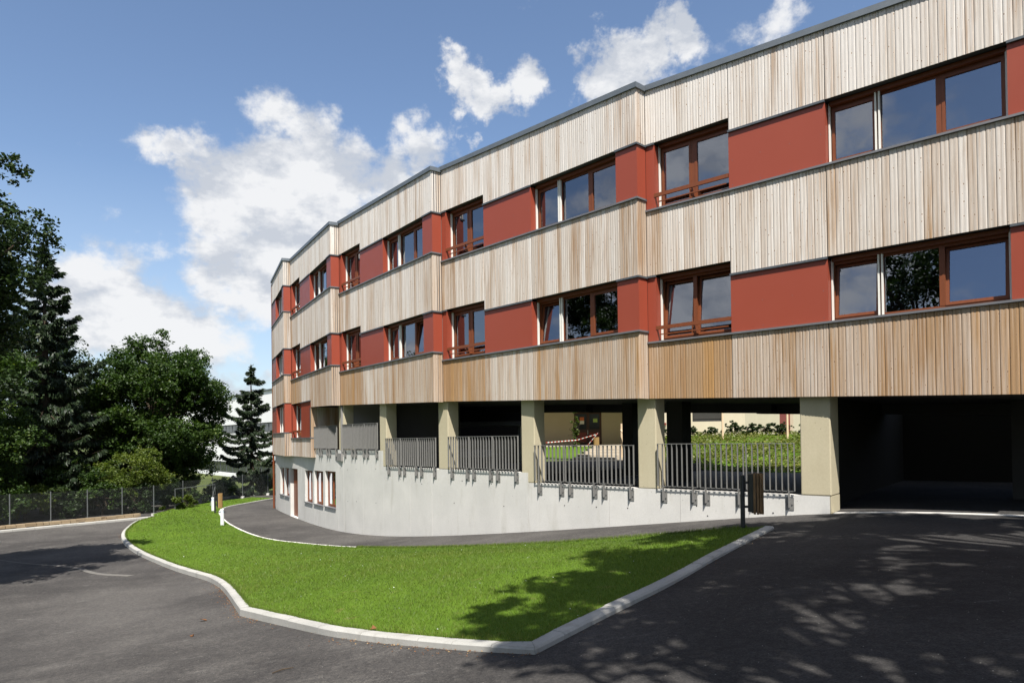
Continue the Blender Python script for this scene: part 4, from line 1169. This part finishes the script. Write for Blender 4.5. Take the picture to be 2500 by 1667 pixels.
# ------------------------------------------------------------------ street furniture
def bollard(x, y, label):
    z = gz(x, y) + .06
    o = empty('bollard_light', (x, y, z), label, 'bollard', None)
    mb = MB(); mb.tube([(x, y, z - .1), (x, y, z + .5)], .075, 16); mb.build('tube', 'white_paint', o, smooth=False)
    mb = MB(); mb.tube([(x, y, z + .502), (x, y, z + .62)], .07, 16); mb.build('lens', 'lamp_glass', o)
    mb = MB(); mb.tube([(x, y, z + .622), (x, y, z + .66), (x, y, z + .675)], [.078, .078, .06], 16); mb.build('cap', 'white_paint', o)
bollard(-12.62, 29.65, 'short white bollard light on the lawn by the path kerb')
bollard(-15.74, 35.85, 'short white bollard light beside the ochre litter bin')
def bin_(x, y, face, slat, label, zofs=.03, post_h=.95, side=(1, 0)):
    z = gz(x, y) + zofs
    o = empty('litter_bin', (x, y, z), label, 'bin')
    sx, sy = side
    fx, fy = sy, -sx                                    # front of the bin looks along this
    def q(a, b, h): return (x + sx * a + fx * b, y + sy * a + fy * b, z + h)
    mb = MB(); mb.tube([(x, y, z - .15), (x, y, z + post_h), (x, y, z + post_h + .008)], [.042, .042, .034], 14); mb.build('post', 'black_paint', o)
    def qb(mb, a0, a1, b0, b1, h0, h1):
        mb.hexa([q(a0, b0, h0), q(a1, b0, h0), q(a1, b1, h0), q(a0, b1, h0), q(a0, b0, h1), q(a1, b0, h1), q(a1, b1, h1), q(a0, b1, h1)])
    for hb_ in (.36, .80):
        mb = MB(); qb(mb, .043, .095, -.03, .03, hb_, hb_ + .04); mb.build('bracket', 'black_paint', o)
    mb = MB(); mb.tube([q(.215, 0, .29), q(.215, 0, .975)], .125, 20); mb.build('liner', 'black_paint', o)
    n = 10
    for i in range(n):                                   # slats round the drum, open towards the post
        a = math.radians(-100 + 200 * i / (n - 1))
        c, s = math.cos(a), math.sin(a); R = .142
        mb = MB(); V = []
        jz = random.uniform(-.008, .008)
        for h in (.25 + jz, .985 + jz):
            for (r_, t_) in ((R - .009, -.0205), (R + .009, -.0205), (R + .009, .0205), (R - .009, .0205)):
                V.append(q(.215 + c * r_ - s * t_, s * r_ + c * t_, h))
        mb.hexa(V); mb.build('slat', slat, o)
bin_(4.2, 12.5, None, 'brown_slat', 'brown slatted litter bin on a black post at the lawn corner', side=(.98, -.2))
bin_(-15.2, 34.85, None, 'ochre_slat', 'ochre slatted litter bin on a dark post beside a white bollard', side=(.95, .3))
# street lamp before the white building
lamp = empty('street_lamp', (-23.2, 65.0, -2.1), 'thin pale street lamp in front of the white building', 'lamp')
mb = MB(); mb.tube([(-23.2, 65, -2.2), (-23.2, 65, 5.5)], [.07, .045], 8); mb.build('pole', 'white_paint', lamp)
mb = MB(); mb.tube([(-23.2, 65, 5.5), (-23.2, 65, 5.62), (-23.2, 65, 5.95)], [.06, .12, .36], 10); mb.build('lamp_head', 'galvanised', lamp)

# ------------------------------------------------------------------ white building far left
wA, wB = Vector((-56, 104.8, 0)), Vector((-13.5, 52.2, 0))
wd_ = (wB - wA).normalized(); wn_ = Vector((wd_.y, -wd_.x, 0))
if wn_.y > 0: wn_ = -wn_
wL = (wB - wA).length
wb = empty('white_building', wA, 'long white flat-roofed building with dark ribbon windows beyond the small spruce', 'building')
def wq(u, w, z): q_ = wA + wd_ * u + wn_ * w; return Vector((q_.x, q_.y, z))
def wbox(u0, u1, w0, w1, z0, z1, name, mat, parent):
    mb = MB(); mb.hexa([wq(u0, w0, z0), wq(u1, w0, z0), wq(u1, w1, z0), wq(u0, w1, z0), wq(u0, w0, z1), wq(u1, w0, z1), wq(u1, w1, z1), wq(u0, w1, z1)])
    return mb.build(name, mat, parent)
for z0, z1 in ((-3, -1.75), (-.55, 2.45), (3.35, 6.3)):
    wbox(0, wL, 0, -10, z0, z1, 'wall', 'white_render', wb)
for z0, z1 in ((-1.75, -.55), (2.45, 3.35)):
    wbox(0, wL, -.35, -9.9, z0 + .002, z1 - .002, 'window_recess', 'dark_wall', wb)
    for i in range(int(wL / 2.2)):
        o = wbox(i * 2.2 + .06, i * 2.2 + 2.14, -.14, -.2, z0 + .05, z1 - .05, 'window', 'galvanised', wb)
        wbox(i * 2.2 + .14, i * 2.2 + 1.06, -.12, -.15, z0 + .12, z1 - .12, 'pane', 'dark_glass', o)
        wbox(i * 2.2 + 1.14, i * 2.2 + 2.06, -.12, -.15, z0 + .12, z1 - .12, 'pane', 'dark_glass', o)
wbox(-.1, wL + .1, .12, -10.1, 6.3, 6.42, 'roof', 'zinc', wb)

# ------------------------------------------------------------------ courtyard seen through the undercroft
def cz_(X, Y):
    """courtyard ground height behind the school: planted bank to the right of the steps, lawn to the left"""
    X, Y = np.asarray(X, float), np.asarray(Y, float)
    bank = .30 + np.clip((Y - 24.6) / 8.9, 0, 1) * 1.32
    lawnz = .34 + np.clip((Y - 25) / 14, 0, 1) * .70
    f = np.clip((X - .205 * Y) / .8, 0, 1)
    return bank * f + lawnz * (1 - f)
xs_, ys_ = np.linspace(-16, 26, 85), np.linspace(16, 62, 93)
X, Y = np.meshgrid(xs_, ys_); Z = cz_(X, Y)
behind = np.zeros(X.shape, bool)
for i in range(0, len(CP) - 1, 6):
    pass
c = np.stack([X, Y], -1)
dd_ = ((c[:, :, None, :] - CP[None, None, ::6, :]) ** 2).sum(-1); kk = dd_.argmin(-1)
nn_ = np.array([tuple((W(s_, 1, 0) - W(s_, 0, 0)).xy) for s_ in CS[::6]])
side_ = ((c - CP[::6][kk]) * nn_[kk]).sum(-1)
nx = len(xs_)
Fs = [(j * nx + i, j * nx + i + 1, (j + 1) * nx + i + 1, (j + 1) * nx + i) for j in range(len(ys_) - 1) for i in range(nx - 1) if side_[j, i] > 9.1]
mesh('courtyard_lawn', np.stack([X.ravel(), Y.ravel(), Z.ravel()], 1), Fs, 'turf', None, (0, 0, 0), True, kind='structure')
def vwall(parent, a, b, z0, z1, th, name, mat, off=0.0):
    a, b = Vector((*a, 0)), Vector((*b, 0)); d = (b - a).normalized(); n = Vector((d.y, -d.x, 0))
    if n.y > 0: n = -n
    mb = MB(); q = [a + n * off, b + n * off, b - n * (th - off), a - n * (th - off)]
    mb.hexa([(p_.x, p_.y, z0) for p_ in q] + [(p_.x, p_.y, z1) for p_ in q])
    return mb.build(name, mat, parent)
cyb = empty('courtyard_building', (6, 45, 1.0), 'beige rendered courtyard building with dark double door under a canopy', 'building')
vwall(cyb, (-2, 45), (9.7, 45), .6, 7.2, .4, 'wall', 'beige_render')
vwall(cyb, (-9, 44), (-2.02, 45), .6, 7.2, .4, 'wall', 'beige_render')
vwall(cyb, (-2, 44.98), (9.7, 44.98), 3.5, 4.0, 3.5, 'canopy', 'beige_render', 3.4)
dd = vwall(cyb, (4.1, 45), (5.9, 45), .9, 3.34, .3, 'double_door', 'door_dark', .03)
for x0 in (4.25, 5.1):
    vwall(dd, (x0, 45), (x0 + .66, 45), 2.1, 3.1, .1, 'pane', 'dark_glass', .05)
    vwall(dd, (x0, 45), (x0 + .66, 45), 1.25, 1.9, .1, 'lower_panel', 'door_red', .045)
hb = MB(); hb.box(4.97, 5.0, 44.9, 44.95, 1.75, 2.05); hb.build('handle', 'bolt', dd)
vwall(dd, (4.47, 45), (4.75, 45), 2.68, 2.9, .02, 'notice', 'paper_orange', .06)
vwall(dd, (4.47, 45), (4.75, 45), 2.45, 2.67, .02, 'notice', 'paper_white', .06)
vwall(dd, (5.35, 45), (5.63, 45), 2.56, 2.8, .02, 'notice', 'paper_green', .06)
cy2 = empty('courtyard_house', (10, 37, 1.4), 'pale beige courtyard wing with recessed window and red door above the planted bank', 'building')
a_, b_, c_ = (6.9, 37.6), (12.5, 36.6), (20.9, 47.0)
def lerp2(a, b, t): return (a[0] + (b[0] - a[0]) * t, a[1] + (b[1] - a[1]) * t)
w0, w1 = lerp2(a_, b_, .52), lerp2(a_, b_, .80)
vwall(cy2, a_, w0, .8, 6.5, .4, 'wall', 'beige_render'); vwall(cy2, w1, b_, .8, 6.5, .4, 'wall', 'beige_render')
vwall(cy2, w0, w1, .8, 2.36, .4, 'wall', 'beige_render'); vwall(cy2, w0, w1, 4.0, 6.5, .4, 'wall', 'beige_render')
wo = vwall(cy2, w0, w1, 2.36, 4.0, .08, 'window', 'black_paint', -.22)
vwall(wo, lerp2(w0, w1, .04), lerp2(w0, w1, .96), 2.5, 3.95, .05, 'shutter', 'dark_wall', -.2)
d0, d1 = lerp2(b_, c_, .43), lerp2(b_, c_, .63)
vwall(cy2, b_, d0, .8, 6.5, .4, 'wall', 'beige_render'); vwall(cy2, d1, c_, .8, 6.5, .4, 'wall', 'beige_render'); vwall(cy2, d0, d1, 4.0, 6.5, .4, 'wall', 'beige_render')
vwall(cy2, d0, d1, .8, 4.0, .08, 'door', 'door_red', -.2)
pb = MB(); pb.box(8.3, 8.42, 37.22, 37.3, 2.2, 2.32); pb.build('alarm_box', 'door_red', cy2)
cp_ = MB(); cp_.box(-6, 10.2, 41.0, 44.95, .7, 1.09); cp_.build('bounce_paving', 'step_stone', None, kind='structure')  # beige paving added to cut the turf's green bounce on the wall
# steps up through the planting
steps = empty('garden_steps', (4.2, 29.0, .4), 'broad pale concrete steps rising to the courtyard doors', 'steps')
for i in range(7):
    y = 27.0 + i * 1.05; z = .42 + i * .105
    w_ = 1.95 - i * .1; xc = 3.95 + i * .22
    mb = MB(); mb.box(xc - w_, xc + w_, y, y + 1.04, z - .5, z + .105); mb.build('step', 'step_stone', steps)
# planted bank
r = np.random.default_rng(90)
YB = r.uniform(23.4, 34.0, 30000); XB = YB * r.uniform(.205, .47, 30000) + .3
keep = r.random(30000) < np.clip(.55 + .45 * np.sin(XB * 2.1) * np.sin(YB * 1.7 + XB), .25, 1)
XB, YB = XB[keep], YB[keep]
cb_ = np.stack([XB, YB], -1); kb_ = ((cb_[:, None, :] - CP[None, ::6, :]) ** 2).sum(-1).argmin(-1)
ok_ = ((cb_ - CP[::6][kb_]) * nn_[kb_]).sum(-1) > 9.3
XB, YB = XB[ok_], YB[ok_]
PB = np.column_stack([XB, YB, cz_(XB, YB) + r.uniform(.02, .2, len(XB))])
soup('bank_planting', leaf_quads(PB, .10 * r.uniform(.6, 1.4, len(PB)), .8), 4, 'groundcover', None, (0, 0, 0), np.clip(r.normal(.5, .25, len(PB)), 0, 1),
     label='yellow-green ground cover planting on the courtyard bank', cat='planting', kind='stuff')
for i, (px, y, h, lab) in enumerate([(.232, 32.6, .85, 'by the inner column'), (.258, 32.9, .7, 'right of the inner column'), (.292, 33.4, .6, 'below the recessed window'), (.322, 33.5, .85, 'at the corner of the beige wing'), (.345, 33.2, .8, 'just right of the wall corner'),
                                  (.372, 33.4, .8, 'left of the red door'), (.396, 33.2, .75, 'below the red door'), (.43, 33.0, .95, 'right of the red door'), (.178, 29.5, .9, 'beside the garden steps'), (.186, 27.6, .8, 'at the foot of the garden steps')]):
    shrub('courtyard_shrub', px * y, y, .6, .5, h * .8, 1300, .10, 'leaf_dark', 'small dark leafy shrub in the courtyard ' + lab, 95 + i, group='shrubs on the courtyard bank', zb=float(cz_(px * y, y)))
for i, (px, y, h, lab) in enumerate([(.3086, 32.0, 1.75, 'in front of the courtyard window'), (.4035, 32.0, 2.1, 'in front of the red courtyard door'), (.2285, 32.5, 1.5, 'by the inner column'), (.1605, 29.2, 1.62, 'tallest of the two by the garden steps'), (.171, 28.6, 1.3, 'shorter of the two by the garden steps')]):
    q = Vector((px * y, y, float(cz_(px * y, y))))
    mb = MB(); mb.tube([q - Vector((0, 0, .2)), q + Vector((0, 0, h))], .05, 8)
    mb.build('stake', 'timber_light', None, label='pale round timber stake, ' + lab, cat='stake', group='stakes in the courtyard planting')
mb = MB(); mb.tube([(4.62, 29.0, 1.9), (5.15, 28.4, 1.05)], .035, 6)
mb.build('brace', 'timber_light', None, label='slanting timber brace between two courtyard stakes', cat='brace')
cyp = tree('ivy_column', (3.75, 40, .9), (3.75, 40, 2.2), (.14, .14, 1.25), 26, .2, 1300, .11, 'leaf_bright', 'slender ivy-clad trunk in front of the double door', 'plant', seed=120, trunk=.06)
bin_(4.62, 38.0, None, 'ochre_slat', 'pale ochre slatted litter bin in the courtyard before the double door', zofs=1.9, side=(.2, -.98))
tp = MB()
def strip(a, b, h=.045):
    a, b = Vector(a), Vector(b)
    tp.hexa([a, b, b + Vector((0, .004, 0)), a + Vector((0, .004, 0)), a + Vector((0, 0, h)), b + Vector((0, 0, h)), b + Vector((0, .004, h)), a + Vector((0, .004, h))])
strip((1.9, 38.2, 1.3), (3.7, 38.9, 1.42)); strip((3.7, 38.9, 1.42), (4.75, 37.8, 1.75)); strip((4.75, 37.8, 1.8), (4.0, 36.5, 1.1))
tp.build('barrier_tape', 'tape', None, label='red and white barrier tape strung across the courtyard', cat='tape')
# steel stair and landing seen between two pillars
stair = empty('steel_stair', (-1, 31, .5), 'galvanised steel outdoor stair and landing behind the undercroft', 'stair')
q0, q1 = Vector((-2.7, 31.2, 0)), Vector((.7, 30.6, 0))
d_ = (q1 - q0).normalized(); nn = Vector((d_.y, -d_.x, 0))
def sbox(a0, a1, b0, b1, z0, z1, name, mat='galvanised'):
    mb = MB(); c = [q0 + d_ * a0 + nn * b0, q0 + d_ * a1 + nn * b0, q0 + d_ * a1 + nn * b1, q0 + d_ * a0 + nn * b1]
    mb.hexa([(p_.x, p_.y, z0) for p_ in c] + [(p_.x, p_.y, z1) for p_ in c]); return mb.build(name, mat, stair)
Ls = (q1 - q0).length
sbox(0, Ls, 0, 1.6, 2.15, 2.33, 'landing'); sbox(0, Ls, -.02, .02, 3.3, 3.34, 'handrail')
for i in range(24): sbox(i * Ls / 23 - .008, i * Ls / 23 + .008, -.01, .01, 2.34, 3.29, 'baluster')
sbox(.25, .37, .1, .22, .4, 2.14, 'post'); sbox(Ls - .4, Ls - .28, .1, .22, .4, 2.14, 'post')
vwall(stair, (-5.5, 33.4), (.95, 32.6), .3, 4.6, .2, 'shade_backdrop', 'dark_recess')  # near-black sheet added behind the stair so the opening reads as deep shade
sbox(.0, Ls, 1.6, 1.64, 2.34, 3.29, 'mesh_screen', 'dark_recess')
for i in range(9): sbox(-.27 - i * .27, -.02 - i * .27, .1, 1.5, 2.15 - i * .17, 2.19 - i * .17, 'tread')

# ------------------------------------------------------------------ litter on the asphalt
def litter(name, x, y, s, mat, label, z=None, tone=.5, group=None):
    r = np.random.default_rng(int(abs(x * 100)))
    z = gz(x, y) + .012 if z is None else z
    n = 7; a = np.linspace(0, 2 * np.pi, n, endpoint=False) + r.normal(0, .15, n); rr = s * r.uniform(.6, 1.1, n)
    V = [(x, y, z + s * .25)] + [(x + math.cos(t) * q, y + math.sin(t) * q * .7, z + abs(r.normal(0, s * .35))) for t, q in zip(a, rr)]
    V += [(p_[0], p_[1], p_[2] - .004) for p_ in V]
    Fs = [(0, i + 1, (i + 1) % n + 1) for i in range(n)] + [(n + 1, n + 2 + (i + 1) % n, n + 2 + i) for i in range(n)]
    o = mesh(name, V, Fs, mat, None, label=label, cat='leaf', group=group)
    t = o.data.attributes.new('tone', 'FLOAT', 'FACE'); t.data.foreach_set('value', [tone] * len(Fs))
for (x, y, s, tn, lab) in [(-1.93, 6.05, .045, .95, 'curled pale brown fallen leaf lying alone on the asphalt'), (-2.95, 6.5, .03, 1.0, 'tiny yellowish leaf scrap on the asphalt'),
                           (-4.95, 10.9, .07, .45, 'crumpled rust brown dead leaf beside the kerb corner'), (-4.55, 9.65, .035, .2, 'small dark red leaf on the asphalt below the kerb corner')]:
    litter('fallen_leaf', x, y, s, 'dry_leaf', lab, tone=tn)
litter('fallen_leaf', -1.62, 7.85, .05, 'dry_leaf', 'orange brown dead leaf lying on the kerb stone', z=gz(-1.62, 7.85) + .1, tone=.55)
mb = MB(); mb.tube([(-2.42, 6.82, gz(-2.42, 6.82) + .012), (-2.34, 6.88, gz(-2.34, 6.88) + .02), (-2.24, 6.92, gz(-2.24, 6.92) + .014)], [.006, .008, .005], 6)
mb.build('twig', 'bark', None, label='short dark twig lying on the asphalt near the kerb', cat='twig')
ii = r.integers(0, len(KO) - 1, 1300); f = r.random(1300)
ii = np.where(r.random(1300) < .75, r.choice(np.r_[np.arange(2, 14), np.arange(len(c1) - 12, len(c1) + 1), np.arange(len(c1) + len(c2) - 8, len(c1) + len(c2) - 2)], 1300), ii)
pk = KO[ii] * (1 - f)[:, None] + KO[ii + 1] * f[:, None]
out = KO - KI; out /= np.linalg.norm(out, axis=1)[:, None]
pk = pk + out[ii] * (.008 + r.exponential(.07, 1300))[:, None]
PL3 = np.column_stack([pk, ground(pk[:, 0], pk[:, 1]) + r.uniform(.004, .016, 1300)])
soup('leaf_litter', leaf_quads(PL3, .018 * r.uniform(.4, 1.6, 1300), 2.0), 4, 'dry_leaf', None, (0, 0, 0), np.clip(r.normal(.5, .3, 1300), 0, 1), label='brown leaf crumbs gathered in the gutter along the kerb', cat='litter', kind='stuff')
sp = np.column_stack([r.uniform(-7, 6, 700), r.uniform(3.5, 13, 700)])
sp = sp[~inside(sp[:, 0], sp[:, 1], np.vstack([KO[::-1], pe]))]
PS3 = np.column_stack([sp, ground(sp[:, 0], sp[:, 1]) + .006])
soup('gravel_crumbs', leaf_quads(PS3, .012 * r.uniform(.4, 1.5, len(PS3)), 3.0, .9), 4, 'seam', None, (0, 0, 0), label='scattered pale grit crumbs on the asphalt', cat='grit', kind='stuff')
# daisies and clover heads in the grass
rd = r.random(130); td = r.integers(0, len(tri), 130); r2_ = r.random(130) * (1 - rd)
PD = A[td] * (1 - rd - r2_)[:, None] + B[td] * rd[:, None] + C[td] * r2_[:, None] + [0, 0, .035]
soup('daisies', leaf_quads(PD, .016 * r.uniform(.6, 1.3, 130), 3.0, 1.0), 4, 'white_paint', None, (0, 0, 0), label='tiny white daisies scattered through the lawn grass', cat='flowers', kind='stuff')

sm_ = smooth_chain([(-17.2, 22.2), (-14.9, 20.9), (-12.9, 20.2), (-11.6, 18.9), (-10.3, 18.4)], .4)
wdt = np.interp(np.arange(len(sm_)), [0, len(sm_) * .5, len(sm_) - 1], [.05, .09, .22])
sn = offset_line(sm_, .5) - offset_line(sm_, -.5)
V = []
for p_, n_, w_ in zip(sm_, sn, wdt):
    for sg in (-.5, .5): q_ = p_ + n_ * sg * w_; V.append((q_[0], q_[1], gz(*q_) + .008))
mesh('road_seam', V, [(2 * i, 2 * i + 2, 2 * i + 3, 2 * i + 1) for i in range(len(sm_) - 1)], 'seam', None, kind='structure')
